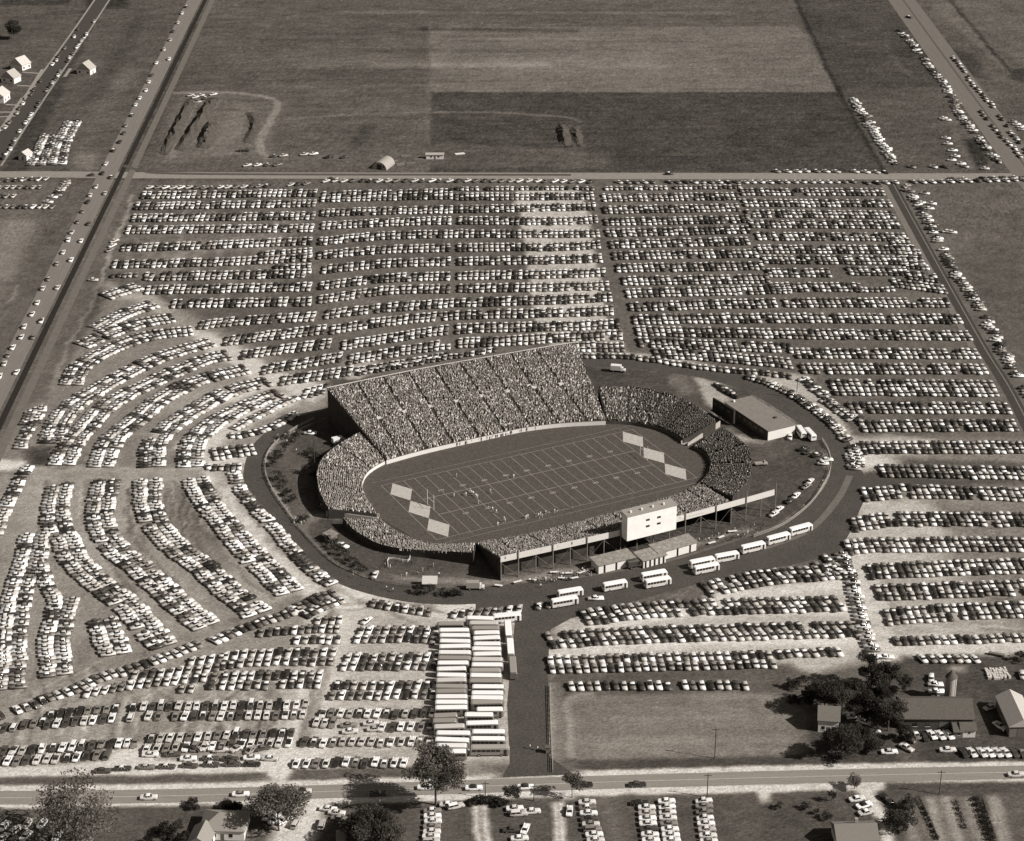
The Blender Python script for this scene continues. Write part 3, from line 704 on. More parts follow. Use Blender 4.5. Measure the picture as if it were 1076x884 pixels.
# crowd: too many to count, one mass
C_ = np.array([(a, b, c, d, e) for a, b, c, d, e in CROWD])
def crowd_mesh(C_):
    n = len(C_); ca, sa = np.cos(C_[:, 3]), np.sin(C_[:, 3])
    base = np.array([(-.13,-.21,0),(.2,-.21,0),(.2,.21,0),(-.13,.21,0),(-.1,-.16,.72),(.06,-.16,.72),(.06,.16,.72),(-.1,.16,.72)])
    head = np.array([(-.09,-.09,.74),(.12,-.09,.74),(.12,.09,.74),(-.09,.09,.74),(-.1,-.1,.98),(.1,-.1,.98),(.1,.1,.98),(-.1,.1,.98)])
    loc = np.concatenate([base, head]); sc = 1+rng.normal(0, .07, n); jy = rng.normal(0, .04, n)
    X = loc[None, :, 0]*1.2; Y = loc[None, :, 1]*1.12; Z = loc[None, :, 2]*sc[:, None]
    vx = C_[:, 0:1]+X*ca[:, None]-(Y+jy[:, None])*sa[:, None]; vy = C_[:, 1:2]+X*sa[:, None]+(Y+jy[:, None])*ca[:, None]; vz = C_[:, 2:3]+Z
    V = np.stack([vx, vy, vz], -1).reshape(-1, 3)
    q = np.array([(4,5,6,7),(0,1,5,4),(1,2,6,5),(2,3,7,6),(3,0,4,7)]); q = np.concatenate([q, q+8])
    Q = (q[None]+(np.arange(n)*16)[:, None, None]).reshape(-1, 4)
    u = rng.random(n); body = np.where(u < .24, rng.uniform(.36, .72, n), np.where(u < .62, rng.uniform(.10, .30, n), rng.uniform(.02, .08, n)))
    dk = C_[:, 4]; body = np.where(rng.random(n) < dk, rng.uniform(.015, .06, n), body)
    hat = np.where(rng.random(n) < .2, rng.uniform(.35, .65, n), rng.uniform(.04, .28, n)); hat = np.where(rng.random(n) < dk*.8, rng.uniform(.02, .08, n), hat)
    face = np.full(n, .34)
    fc = np.concatenate([np.repeat(body[:, None], 5, 1), hat[:, None], face[:, None], np.repeat(np.minimum(face, hat+.1)[:, None], 3, 1)], 1).reshape(-1)
    t1 = 1-fc
    return V, Q, np.stack([fc*(1+.08*t1), fc*(1-.05*t1), fc*(1-.19*t1), np.ones_like(fc)], 1)
mCrowd = mat('crowd_clothes', .3, .9, .1, attr='tone')
V, Q, fc = crowd_mesh(C_)
tag(objm('crowd', np_mesh('crowd', V, Q, face_color=fc, mats=[mCrowd])), 'dense mass of spectators filling all the stands round the football field', 'crowd', kind='stuff')
print('CROWD', len(C_))

# ------------------------------------------------------------------ cars
CAR_L, CAR_W = 5.2, 1.86
mPaint = mat('car_paint', .5, .28, .5, objcol=True, coat=.25)
mGlassC = mat('car_glass', .025, .08, .6)
mTyre = mat('tyre_rubber', .02, .8, .2)
mChrome = mat('chrome', .6, .2, .5, metal=1.0)
mHub = mat('hubcap', .5, .3, .5, metal=.6)
def ring8(x, hw, z0, z1, c=.12):
    return [(x, -hw+c, z0), (x, hw-c, z0), (x, hw, z0+c), (x, hw, z1-c), (x, hw-c*1.3, z1), (x, -hw+c*1.3, z1), (x, -hw, z1-c), (x, -hw, z0+c)]
def hull(m, x0, x1, kind):
    st = {'sedan': [(-1, .40, .70, .80), (-.96, .24, .80, .90), (-.45, .2, .95, .93), (0, .2, .97, .93), (.40, .2, .97, .93), (.88, .22, .88, .90), (.97, .3, .78, .84), (1, .42, .68, .76)]}
    return st['sedan']
def car_meshes(kind):
    """body, roof, glass for one body style; x forward"""
    hl = CAR_L/2; hwd = CAR_W/2
    body = MB(); st = [(-1.0,.42,.66,.86),(-.965,.27,.86,.93),(-.62,.22,.93,1.0),(-.2,.2,.96,1.0),(.28,.2,.97,1.0),(.62,.2,.94,.98),(.93,.24,.84,.93),(.985,.32,.74,.86),(1.0,.44,.64,.8)]
    if kind == 'coupe': st = [(-1.0,.42,.56,.74),(-.94,.27,.76,.86),(-.6,.22,.92,.97),(-.2,.2,1.0,1.0),(.28,.2,1.0,1.0),(.6,.2,.98,.92),(.9,.24,.86,.78),(.98,.34,.7,.66),(1.0,.44,.62,.6)]
    body.loft([ring8(a*hl, hwd*d, b, c, .13) for a, b, c, d in st])
    for s in (-1, 1):     # rear wings and front wings stand a little proud
        if kind == 'sedan': body.box(-hl*.97, -hl*.35, s*hwd*.9-.09, s*hwd*.9+.09, .7, 1.02, tx=.25, ty=.03)
        body.box(hl*.3, hl*.95, s*hwd*.84-.12, s*hwd*.84+.12, .7, 1.0, tx=.12, ty=.05)
    xs = {'sedan': (-.52, -.30, .12, .36), 'coupe': (-.66, -.28, .10, .30), 'wagon': (-.93, -.86, .12, .36), 'pickup': (-.02, .02, .26, .40)}[kind]
    zt = {'sedan': 1.48, 'coupe': 1.52, 'wagon': 1.55, 'pickup': 1.66}[kind]
    gl = MB(); b0, t0, t1, b1 = [q*hl for q in xs]
    def rr(x0, x1, w_, z): return [(x0, -w_, z), (x1, -w_*.93, z), (x1, w_*.93, z), (x0, w_, z)]
    gl.loft([rr(b0, b1, hwd*.90, .92), rr(t0, t1, hwd*.74, zt)])
    rf = MB(); rf.loft([rr(t0-.06, t1+.06, hwd*.77, zt-.02), rr(t0-.04, t1+.04, hwd*.76, zt+.05), rr(t0+.25, t1-.22, hwd*.55, zt+.12)])
    for s in (-1, 1):     # pillars
        for xb, xt in ((b0, t0), (b1, t1), ((b0+b1)/2, (t0+t1)/2)):
            rf.tube((xb, s*hwd*.90, .92), (xt, s*hwd*.75, zt), .045, n=4, cap=False)
    if kind == 'pickup':
        body = MB(); body.loft([ring8(a*hl, hwd*d, b, c, .13) for a, b, c, d in [(-.02,.3,1.0,.95),(.28,.2,1.02,1.0),(.62,.2,1.02,.95),(.93,.24,.9,.88),(1.0,.44,.7,.76)]])
        z_ = .95
        body.box(-hl*.98, -hl*.02, -hwd, hwd, .5, .62)
        for s in (-1, 1): body.box(-hl*.98, -hl*.05, s*(hwd-.04)-.04, s*(hwd-.04)+.04, .6, 1.05)
        body.box(-hl, -hl*.96, -hwd, hwd, .55, 1.05)
    return body, gl, rf
def wheel_mb():
    m = MB(); m.tube((0, -.1, 0), (0, .1, 0), .34, n=12, mi=0); m.tube((0, -.115, 0), (0, .115, 0), .17, n=8, mi=1); return m
CARP = {}
WHM = wheel_mb().mesh('wheel', [mTyre, mHub])
for kd in ('sedan', 'coupe', 'wagon', 'pickup'):
    b_, g_, r_ = car_meshes(kd)
    mb_ = b_.mesh('body', mPaint)
    for p in mb_.polygons: p.use_smooth = True
    mb_.set_sharp_from_angle(angle=R(38))
    CARP[kd] = (mb_, g_.mesh('windows', mGlassC), r_.mesh('roof', mPaint))
def bumper_mesh(x):
    m = MB(); m.box(x-.06, x+.06, -.92, .92, .38, .52, ty=.04); m.tube((x+(.02 if x > 0 else -.02), -.62, .62), (x+(.06 if x > 0 else -.06), -.62, .62), .1, n=8) ; m.tube((x+(.02 if x > 0 else -.02), .62, .62), (x+(.06 if x > 0 else -.06), .62, .62), .1, n=8); return m.mesh('bumper', mChrome)
BF, BB = MB().box(2.56, 2.7, -.9, .9, .36, .52, ty=.06).mesh('bumper', mChrome), MB().box(-2.7, -2.56, -.9, .9, .36, .52, ty=.06).mesh('bumper', mChrome)
GRL = MB().box(2.55, 2.63, -.62, .62, .52, .74, ty=.05).mesh('grille', mChrome)
HLM = MB().tube((0, 0, 0), (.07, 0, 0), .11, n=8).mesh('headlight', mHub)
def make_car(kind, loc, rz, body, roof, detail=True):
    kn = {'sedan': 'parked_car', 'coupe': 'parked_car', 'wagon': 'station_wagon', 'pickup': 'pickup_truck'}[kind]
    t = empty(kn, loc, rz); bm_, gm_, rm_ = CARP[kind]
    objm('body', bm_, t, tint(body)); objm('windows', gm_, t); objm('roof', rm_, t, tint(roof))
    for sx in (1.62, -1.55):
        for sy in (.83, -.83):
            wh = objm('wheel', WHM, t); wh.location = (sx, sy, .34)
    if detail:
        objm('bumper', BF, t); objm('bumper', BB, t); objm('grille', GRL, t)
        for sy in (.66, -.66):
            h_ = objm('headlight', HLM, t); h_.location = (2.52, sy, .68)
    return t
ALL = []      # every parked or moving car: x, y, heading, body, roof, kind, row, index
TONES = {'w': (.72, 'white'), 'l': (.48, 'pale'), 'm': (.2, 'grey'), 'd': (.07, 'dark'), 'b': (.03, 'black')}
def pick_tone():
    u = rng.random()
    return 'w' if u < .30 else 'l' if u < .52 else 'm' if u < .74 else 'd' if u < .91 else 'b'
def jit(a, s=.15): return float(np.clip(a*(1+rng.normal(0, s)), .02, .85))
def add_car(x, y, h, tone=None, rf=None, kind=None, row='', i=0, road=False):
    tone = tone or pick_tone()
    if rf is None: rf = tone if rng.random() < .6 else ('w' if rng.random() < .6 else pick_tone())
    if kind is None: kind = rng.choice(['sedan', 'coupe', 'wagon', 'pickup'], p=[.70, .17, .10, .03])
    ALL.append(dict(x=float(x), y=float(y), h=h, b=jit(TONES[tone][0]), r=jit(TONES[rf][0]), t=tone, rt=rf, k=str(kind), row=row, i=i, mv=road))
def heading_px(x, y, x2, y2):
    a, b = G(x, y), G(x2, y2); return math.atan2(b[1]-a[1], b[0]-a[0])
def row(pts, D=2, name='', lean=None, bright=False, sp=2.62, tones=None, miss=.03, gap=(), pitch=5.55, jx=.12, jl=.25, flip=None, skew=0.0):
    """a parking row along photograph points (level ground), D cars deep"""
    P = np.array([p[:2] for p in gp(pts, .6)]); P = np.array(smooth(P, 6)) if len(P) > 2 else P
    d = np.r_[0, np.cumsum(np.hypot(*np.diff(P, axis=0).T))]; n = max(1, int(round(d[-1]/sp))+1)
    s = np.linspace(0, d[-1], n); X = np.interp(s, d, P[:, 0]); Y = np.interp(s, d, P[:, 1])
    T = np.stack([np.gradient(X), np.gradient(Y)], 1) if n > 1 else np.array([[1., 0]]); T /= np.linalg.norm(T, axis=1)[:, None]
    back = rng.random() < .5
    for i in range(n):
        px_ = PX(X[i], Y[i])[0]
        if any(a <= px_ <= b for a, b in gap): continue
        if lean is None: nh = np.array([-T[i, 1], T[i, 0]])
        else: nh = np.array([math.sin(R(lean)), math.cos(R(lean))])
        if skew: nh = np.array([nh[0]*math.cos(R(skew))-nh[1]*math.sin(R(skew)), nh[0]*math.sin(R(skew))+nh[1]*math.cos(R(skew))])
        for k in range(D):
            if rng.random() < miss: continue
            o = (k-(D-1)/2)*pitch+rng.normal()*jl; jt = rng.normal()*jx
            h = math.atan2(nh[1], nh[0])+(math.pi if (k % 2 == (1 if not back else 0)) or rng.random() < .08 else 0)+rng.normal()*.035
            add_car(X[i]+nh[0]*o+T[i, 0]*jt, Y[i]+nh[1]*o+T[i, 1]*jt, h, tones[i % len(tones)] if tones else (('w' if rng.random() < .7 else 'l') if bright and rng.random() < .38 else None), row=name+('|'+str(k)+'/'+str(D) if D > 1 else ''), i=i)
def one(x, y, hd, tone=None, rf=None, kind=None, row='', i=0, road=False):
    p = G(x, y, .6); add_car(p[0], p[1], R(hd), tone, rf, kind, row, i, road)
def chain(pts, sp, D=1, side=0, spread=1.0, hj=.08, name='', miss=.1, cross=False, tones=None, lat=2.6):
    """cars along a road: heading along it"""
    P = np.array([p[:2] for p in gp(pts, .6)]); P = np.array(smooth(P, 6)) if len(P) > 2 else P
    d = np.r_[0, np.cumsum(np.hypot(*np.diff(P, axis=0).T))]; s = np.arange(0, d[-1], sp)+rng.random()*sp*.3
    for i, q in enumerate(s):
        x, y = np.interp(q, d, P[:, 0]), np.interp(q, d, P[:, 1]); x2, y2 = np.interp(q+.5, d, P[:, 0]), np.interp(q+.5, d, P[:, 1])
        th = math.atan2(y2-y, x2-x) if q+.5 < d[-1] else math.atan2(y-np.interp(q-.5, d, P[:, 1]), x-np.interp(q-.5, d, P[:, 0]))
        for k in range(D):
            if rng.random() < miss: continue
            o = (k-(D-1)/2)*(lat if not cross else 5.5)+rng.normal()*.25*spread
            h = th+(math.pi/2 if cross else 0)+rng.normal()*hj
            add_car(x-math.sin(th)*o+rng.normal()*.4*spread, y+math.cos(th)*o, h, (tones if tones and rng.random() < .6 else None), row=name, i=i)
# block A, upper left
row([(157,197),(240,196.5),(322,193)], 1, lean=40, sp=4.2, miss=.05)
A_ = [[(151,205),(331,202.5)],[(144,216.5),(330,213.5)],[(141,229),(329,226.5)],[(135,241.5),(327.5,239.5)],[(130,260),(200,258),(326,253)],[(121,277.5),(230,275),(326,270)],[(154,290.5),(325,287)],[(156,304.5),(325,301)],[(183,319),(325,316.5)],[(212,341),(262,336),(329,332.5)],[(238,358),(287,352),(340,346)],[(257,372),(346,360.5)],[(279,388),(357,375)],[(298,399.5),(368,389.5)]]
for a in A_: row(a, 2, lean=0 if a[0][1] < 330 else 4)
row([(119,289.5),(143,289)], 1, lean=0); row([(290,280.5),(325,279)], 1, lean=0); row([(275,266),(326,262.5)], 1, lean=0)
row([(322,413),(342,408)], 2, lean=8)
# block B
row([(343,190),(545,190),(620,191)], 1, lean=38, sp=4.6)
gB = ((475.6, 478.6),)
row([(340,206.5),(400,205),(474,203.5)], 3, lean=0); row([(480,198),(622,197.5)], 1, lean=0); row([(480,206.5),(622,206)], 2, lean=0)
for a in [[(339,223.5),(420,221),(589,217.5),(624,216.5)],[(340,237),(420,233),(480,231.5),(589,232),(626,230)],[(337,253.5),(395,248),(475,245.5),(589,245.5),(628,245)],[(336,268),(395,262.5),(480,260),(589,259),(629,257)],[(341,283),(407,276.5),(480,274.5),(589,272.5),(631,271)],[(338,300),(407,292),(480,289.5),(589,287.5),(634,286)],[(337,314.5),(407,305),(480,303),(589,301),(638,300)],[(344,330),(407,323),(480,318),(589,314.5),(641,311.5)],[(350,346),(407,337.5),(480,331),(589,328),(643,326)],[(362,362.5),(407,355.5),(480,345.5),(589,342.5),(649,340)],[(369,377.5),(435,366.5),(480,360.5),(520,358.5),(589,354.5),(652,351.5)]]:
    row(a, 2, lean=2 if a[0][1] > 290 else 0, gap=gB)
row([(378,391.5),(420,384.5),(472,375),(520,367)], 1, lean=8); row([(376,388),(430,379),(470,372)], 1, lean=8)
row([(606,364),(654,364.5)], 2, lean=0); row([(608,374),(655,374),(680,377),(700,380),(740,386),(800,391.5),(829,395)], 1, lean=-4, sp=3.0)
# block C
row([(650,191.5),(829,191),(905,191)], 1, lean=-42, sp=4.4)
for a in [[(637,198),(710,197),(777,196)]]: row(a, 1, lean=0)
for a in [[(635,208),(775,206)],[(636,220.5),(775,218)],[(637.5,233),(786,230)],[(639,244.5),(786,241)],[(642.5,256.5),(785,253)],[(646,268.5),(794,266)],[(650,281.5),(800,279)],[(656,295),(806,292.5)],[(660,308),(829,303.5)],[(664,322),(829,318),(995,318)],[(667.5,335.5),(829,334),(1007,335)],[(671,347.5),(829,350.5),(1017,352.5)],[(673,359.5),(830,365.5)],[(690,371),(735,373),(829,381.5)],
          [(780,201.5),(927,201.5)],[(783,213),(934,213.5)],[(786,224),(937,225.5)],[(790,235),(943,236)],[(797,248),(950,249)],[(798,261.5),(960,262)],[(804,272.5),(968,273.5)],[(808,286.5),(870,286.5)],[(893,284.5),(952,285)],[(811,301.5),(904,301.5)],[(940,297),(992,304)],[(838,371),(1026,371.5)],[(844,387),(1034,387.5)]]:
    row(a, 2, lean=-2, gap=((816, 820),) if a[0][1] > 315 and a[-1][0] > 990 else ())
row([(904,304.5),(938,304)], 1, lean=0)
for a in [[(938,254),(954,254)],[(945,266),(966,267)],[(952,278),(973,279)],[(955,289),(983,292)]]: row(a, 2, lean=0, sp=2.6)
# block D, right side
nm = 'parking row at the far right'
row([(876,406.5),(1044,408)], 3, lean=-2)
for a in [[(894,428),(1058,428.5)],[(907,447.5),(1066,446.5)],[(907,470),(1100,469.5)],[(927,494.5),(1100,497.5)],[(909,519.5),(937,517.5),(947,516),(1100,520)],[(898,551),(922,547),(957,545),(1100,546)],[(892,575.5),(924,572.5),(1100,571.5)],[(915,600.5),(976,597.5),(1100,593.5)],[(924,622.5),(1100,616)],[(933,648.5),(993,643.5),(1100,639)]]:
    row(a, 2, lean=-2, name=nm)
row([(942,673.5),(1100,669)], 1, lean=-8, name='single row on the pale lane north of the farm')
# chains
chain([(950,195),(967,217),(977,235),(992,265),(1007,290),(1025,315),(1040,343),(1057,372),(1072,400),(1090,430)], 3.0, 1, cross=True, miss=.15, spread=1.3, hj=.2, tones=None)
row([(911,192),(1076,189)], 1, lean=-30, sp=5, miss=.1)
# arcs at the left
arcs = [([(112,311),(127,306),(143,301)],2),([(100,346),(127,331),(159,320)],2),([(87,362),(115,350),(145,340),(180,334)],2),([(200,347.5),(165,351),(140,357),(107,371),(85,385),(75,403)],2),
        ([(220,360),(180,371),(152,382),(127,395),(102,409),(77,425),(62,443),(54,464)],2),([(238,373),(215,378),(180,392),(152,405),(125,418),(105,433),(90,450),(74,468),(66,487)],2),
        ([(257,388),(215,397.5),(190,407),(165,422),(145,440),(125,455),(113,471),(107,489)],2),([(280,401),(240,411),(215,425),(190,440),(170,456),(161,470),(160,489)],2),
        ([(292,414),(252,429),(225,444),(207,460),(201,472),(200,489)],2),([(309,418),(290,427),(270,437),(247,450)],1),([(309,435),(290,446),(265,455),(244,458)],1),([(226,477),(265,472)],2),([(219,491),(252,490)],1)]
for a, D in arcs: row(a, D, skew=0, pitch=5.4, sp=2.5, bright=True)
row([(103,414),(88,424),(72,440),(62,458)], 1)
# lower left arcs, where the cars lie sideways
E_ = [([(29,491),(18,510),(6,535),(-4,560)],1,'curved line of sideways cars at the left edge'),([(64,509),(59,530),(60,552),(71,570),(82,592),(107,615),(135,637),(155,660),(172,677)],2,'second long curved double row from the left'),([(112,506),(107,530),(107,552),(120,575),(145,595),(170,617),(195,640),(216,656)],2,'third long curved double row from the left'),([(156,505),(156,530),(165,552),(185,575),(215,597),(240,620),(270,643)],2,'fourth long curved double row'),([(205,504),(220,530),(240,555),(260,577),(280,597),(303,621)],2,'innermost long curved double row'),
      ([(246,497),(255,517),(270,535),(290,557),(310,580),(330,600),(348,613)],1,'line beside the ring road'),([(37,562),(30,590),(22,615),(15,645),(11,690),(9,722)],2,'leftmost long double row of sideways cars'),([(44,575),(43,592),(50,615),(58,628)],1,'short cluster in the left rows'),([(67,630),(61,655),(57,680),(60,708)],2,'straight double row of sideways cars near the left edge'),([(107,652),(113,666),(122,686)],2,'short stub row of sideways cars'),([(0,640),(-4,670),(-5,700)],2,'')]
for a, D, nm_ in E_: row(a, D, name=nm_, pitch=5.3, miss=.02, sp=2.5, bright=True)
# rows lower left
Fn = [([(0,751),(37,739),(75,725),(112,710),(143,701),(185,686),(207,677)],1,'slanting single row across the lower left',None,2.85),([(226,673),(269,655.5),(315,641)],1,'slanting single row towards the ring road',None,2.8),([(315,643),(338,632),(354,627)],2,'end of the slanting row by the ring road',None,2.8),
      ([(92,727.5),(138,720)],1,'short line below the slanting single row',8,2.8),([(140,714),(187,710)],2,'short double row below the slanting row',6,2.8),([(197,709),(227,706)],4,'four deep block of cars in the lower left',4,2.8),([(236,694),(280,690),(349,690)],2,'double row left of the dirt lane',4,2.8),([(236,715),(335,713.5)],2,'second double row left of the dirt lane',4,2.8),
      ([(275,665),(326,660.5)],1,'short single row above the dirt lane rows',4,2.8),([(333,656.5),(356,656)],2,'little block at the head of the dirt lane',4,2.8),([(304,672),(355,672)],1,'single row beside the head of the dirt lane',4,2.8),
      ([(5,764.5),(46,757.5)],1,'short single row at the left edge',5,2.9),([(52,755.5),(125,749),(175,747),(269,746),(320,745)],2,'long double row in the lower left',3,2.85),
      ([(0,795),(50,791.5),(115,787)],2,'slanting double row at the lower left edge',6,2.9),([(125,781),(143,780)],1,'pair of cars beside the gravel gap',6,2.9),([(157,781),(200,779.5),(250,777),(305,775)],2,'double row by the gravel gap near the road',6,2.9)]
for a, D, nm_, ln, sp_ in Fn: row(a, D, name=nm_, lean=ln, sp=sp_, jx=.15)
for i, (x, y, t, r) in enumerate([(107.5,810,'d','d'),(128.7,807.5,'d','w'),(153.7,806,'m','l'),(175,805.5,'d','w'),(199,804.5,'d','d'),(221.5,803.5,'d','w'),(243.7,803,'d','d'),(264.5,803,'b','d')]):
    one(x, y, 0+rng.normal()*3, t, r, 'sedan', 'parked nose to tail along the gravel beside the main road', i)
for i, (x, y, t, r) in enumerate([(158,793,'w','w'),(181,792.5,'d','m'),(198,797,'w','w'),(221,797,'d','w'),(241.5,797.5,'d','d'),(264.5,796,'w','l'),(283.8,797,'w','w')]):
    one(x, y, 0+rng.normal()*5, t, r, 'sedan', 'second line parked sideways on the gravel by the main road', i)
for x, y in [(202,787),(217,785),(232,788),(249,786),(264,788),(276,786)]: one(x, y, 20+rng.normal()*25, None, None, None, 'jumble of cars behind the roadside line', int(x))
# rows lower centre
Gn = [([(378,667),(418,666),(457,667)],2,'topmost double row left of the bus lot'),([(364,695),(457,694.5)],2,'second double row left of the bus lot'),([(352,725.5),(457,724.5)],2,'third double row left of the bus lot'),([(339,749.5),(455,749)],1,'single row left of the bus lot'),([(333,759.5),(350,759.5)],1,'pair of cars by the dirt lane'),([(402,763.5),(452,763)],1,'half row left of the lower buses'),([(320,779.5),(452,778.5)],1,'row just above the roadside row'),([(312,801.5),(425,800.5)],1,'roadside row left of the big tree'),([(392,633.5),(418,638),(451,643.5)],1,'slanting row on the dirt below the ring road')]
for a, D, nm_ in Gn: row(a, D, name=nm_, lean=9, sp=2.85 if D == 2 else 2.95, tones='wwmwbwmdwmww' if nm_.startswith('roadside') else None, miss=0)
one(385,652,60,'w','w',row='lone car above the rows beside the bus lot')
for i, (x, y, t) in enumerate([(366,762,'m'),(368,768.5,'w'),(390,760,'w'),(394,766,'l')]): one(x, y, 5, t, None, 'sedan', 'parked sideways among the rows left of the bus lot', i)
row([(478,644.5),(520,642.5)], 1, lean=14, name='row along the ring road above the buses', sp=2.9); row([(525,641.5),(576,636)], 1, lean=10, name='row along the ring road above the buses', sp=3.4, miss=.25)
# rows lower right
Hn = [([(744,619.5),(790,608.5),(830,604),(884,600)],2,'uppermost double row below the stadium buses'),([(616,648.5),(707,639),(880,634)],2,'second double row below the stadium buses'),([(579,672.5),(678,666.5),(896,661)],2,'third double row below the stadium buses'),([(579,698),(810,692.5)],2,'double row above the lone pasture row'),([(810,687),(890,685)],1,'single line right of the double row above the pasture'),([(601,721),(705,720),(783,720)],1,'lone row along the upper edge of the mown pasture')]
for a, D, nm_ in Hn: row(a, D, name=nm_, lean=-16 if a[0][1] < 690 else -5, sp=2.8)
row([(884,582),(894,606),(904,645),(916,683)], 1, name='column of sideways cars by the pale lane', sp=2.5)
row([(870,590),(882,600)], 2, lean=-10); row([(858,594),(876,598)], 1, lean=-10)
# ring-side rows at the upper right
row([(786,396),(812,404),(840,419),(866,438),(880,450),(890,462)], 1, skew=28, sp=2.6); row([(896,470),(902,482),(903,492)], 1, sp=2.6); row([(894,478),(897,492)], 1, sp=2.6)
row([(845,398),(862,412),(876,426),(894,440)], 1, skew=10, sp=2.7); row([(868,420),(885,432),(902,440)], 1, skew=10, sp=2.7)
# highways with traffic
for x, y in [(200,7),(194,14),(190,24),(186,33),(183,42),(179,52),(175,62),(172,66),(162,79),(159,86),(155,95),(151,103),(149,110),(143,121),(130,132),(133,140),(128,149),(122,158),(116,172),(111,182),(116,186),(105,196),(101,205),(108,203),(97,212),(92,222),(87,233),(95,235),(82,244),(77,252),(87,253),(72,265),(77,273),(65,277),(57,293),(51,303),(62,302),(45,318),(38,330),(44,337),(32,343),(26,354),(34,354),(20,365),(15,373),(13,382),(5,395),(16,391),(2,404)]:
    p = G(x, y, .6); lane = -199.5 if p[0] > -201.5 else -205.5
    add_car(lane+rng.normal()*.4, p[1], R(90)+rng.normal()*.05, None, None, 'sedan', 'moving', 0, True)
chain([(100,22),(60,80),(30,124),(4,166)], 8.2, name='', miss=.25, spread=.6); chain([(86,26),(50,75),(20,115),(-5,147)], 9.5, miss=.35, spread=.8)
row([(52,142),(46,156),(38,173)], 2, sp=3.2, pitch=5.2); row([(77,127),(70,140),(64,155),(60,172)], 2, sp=3.2, pitch=5.0)
for a in [[(0,190),(24,188.5)],[(26,188),(48,188)],[(0,197),(42,196.5)],[(0,206),(14,206)],[(0,217),(55,217.5)]]: row(a, 1, lean=10, sp=3.6)
row([(70,190),(62,202),(50,212)], 1, sp=4); one(97,184,3,'d'); one(120,253,50,'w'); one(118,258,60,'w'); one(115,263,60,'m'); one(98,294,0,'l')
row([(44,428),(38,440),(28,455),(22,470)], 1, sp=2.8); row([(36,430),(28,445)], 1, sp=2.8)
for x, y in [(200,100),(205,102),(211,100),(216,103),(224,99),(207,107)]: one(x, y, rng.random()*60)
row([(288,164),(330,161.5)], 1, lean=60, sp=6, miss=.15); row([(260,173.5),(292,173)], 1, lean=50, sp=5, miss=.1); row([(345,165),(362,165)], 1, lean=60, sp=6)
one(703,182.5,0,'b'); one(348,188,0,'d'); one(355,189,0,'m')
row([(806,180),(866,180),(930,181)], 1, lean=-50, sp=5.4, miss=.05); row([(947,175.5),(1014,175)], 1, lean=-50, sp=5.4, miss=.1)
chain([(897,104),(912,128),(930,157),(943,174)], 2.9, 1, cross=True, miss=.08, spread=1.6, hj=.25, tones='w')
chain([(946,32),(957,44),(970,60),(982,76),(994,90),(1007,117),(1027,144),(1050,170)], 3.2, 1, cross=True, miss=.15, spread=1.3, hj=.3)
chain([(1002,60),(1014,76),(1027,94),(1047,117),(1066,144),(1084,165)], 6.3, 1, miss=.1, spread=.8)
chain([(1031,117),(1046,136),(1060,150),(1074,165)], 7, 1, miss=.1, spread=.8); chain([(1064,127),(1076,137)], 5, 1, cross=True)
for x, y in [(994,145),(996,151),(1001,158),(1004,164),(1010,172),(1000,168),(991,124),(995,126)]: one(x, y, rng.random()*40-20, 'w')
one(955,18,-60,'b'); one(1035,177,0,'w'); row([(1000,188),(1076,186)], 1, lean=-60, sp=5.5)
for x, y in [(959,206),(972,203),(968,213),(976,219),(979,214),(995,243),(1000,244)]: one(x, y, rng.random()*40-20, 'w')
# around the stadium
for i, (x, y, h, t, nm_) in enumerate([(326,455,0,'w','on the lawn left of the main grandstand'),(360,573,-40,'w','on the lawn below the concrete ramp'),(389,567,-40,'w','beside the low corner stand'),(394,604,80,'w','alone on the lawn inside the ring fence'),(626,628.5,5,'w','between the bus pairs on the ring road'),(865,487,0,'w','parked just inside the ring fence at the right'),(868,483,10,'w','right beside the ring fence'),(851,506,60,'w','inside the right bend of the ring fence'),(847,511,50,'m','inside the lower right bend of the ring fence'),(836,521,60,'w','inside the lower right bend'),(830,526,50,'b','inside the lower right bend'),(818,535,50,'w','near the end of the near stand'),(813,540,50,'l','nearest to the end post of the near stand'),(830,459,80,'w','in front of the brick locker building')]):
    one(x, y, h, t, t, 'sedan', nm_, 0)
row([(754,405),(764,410),(774,417)], 1, lean=-20, sp=2.6, name='short row behind the locker building', miss=0); row([(759,409),(770,415)], 1, lean=-20, sp=2.8)
row([(843,472),(858,478)], 1, lean=60, sp=3.2, tones='bdb')
# moving cars on the main road
for x, y, t, r, d in [(156.5,837.8,'w','w',1),(253,834.5,'w','m',1),(318.5,831.5,'w','b',-1),(397,834,'d','d',1),(447.5,827.3,'w','l',-1),(498,828,'w','b',1),(552.5,827,'w','b',1),(613.6,824.6,'b','b',1),(669.6,824.4,'b','d',1),(1068,813.8,'w','w',1)]:
    one(x, y, 1.6, t, r, 'sedan', 'driving', int(x), True)
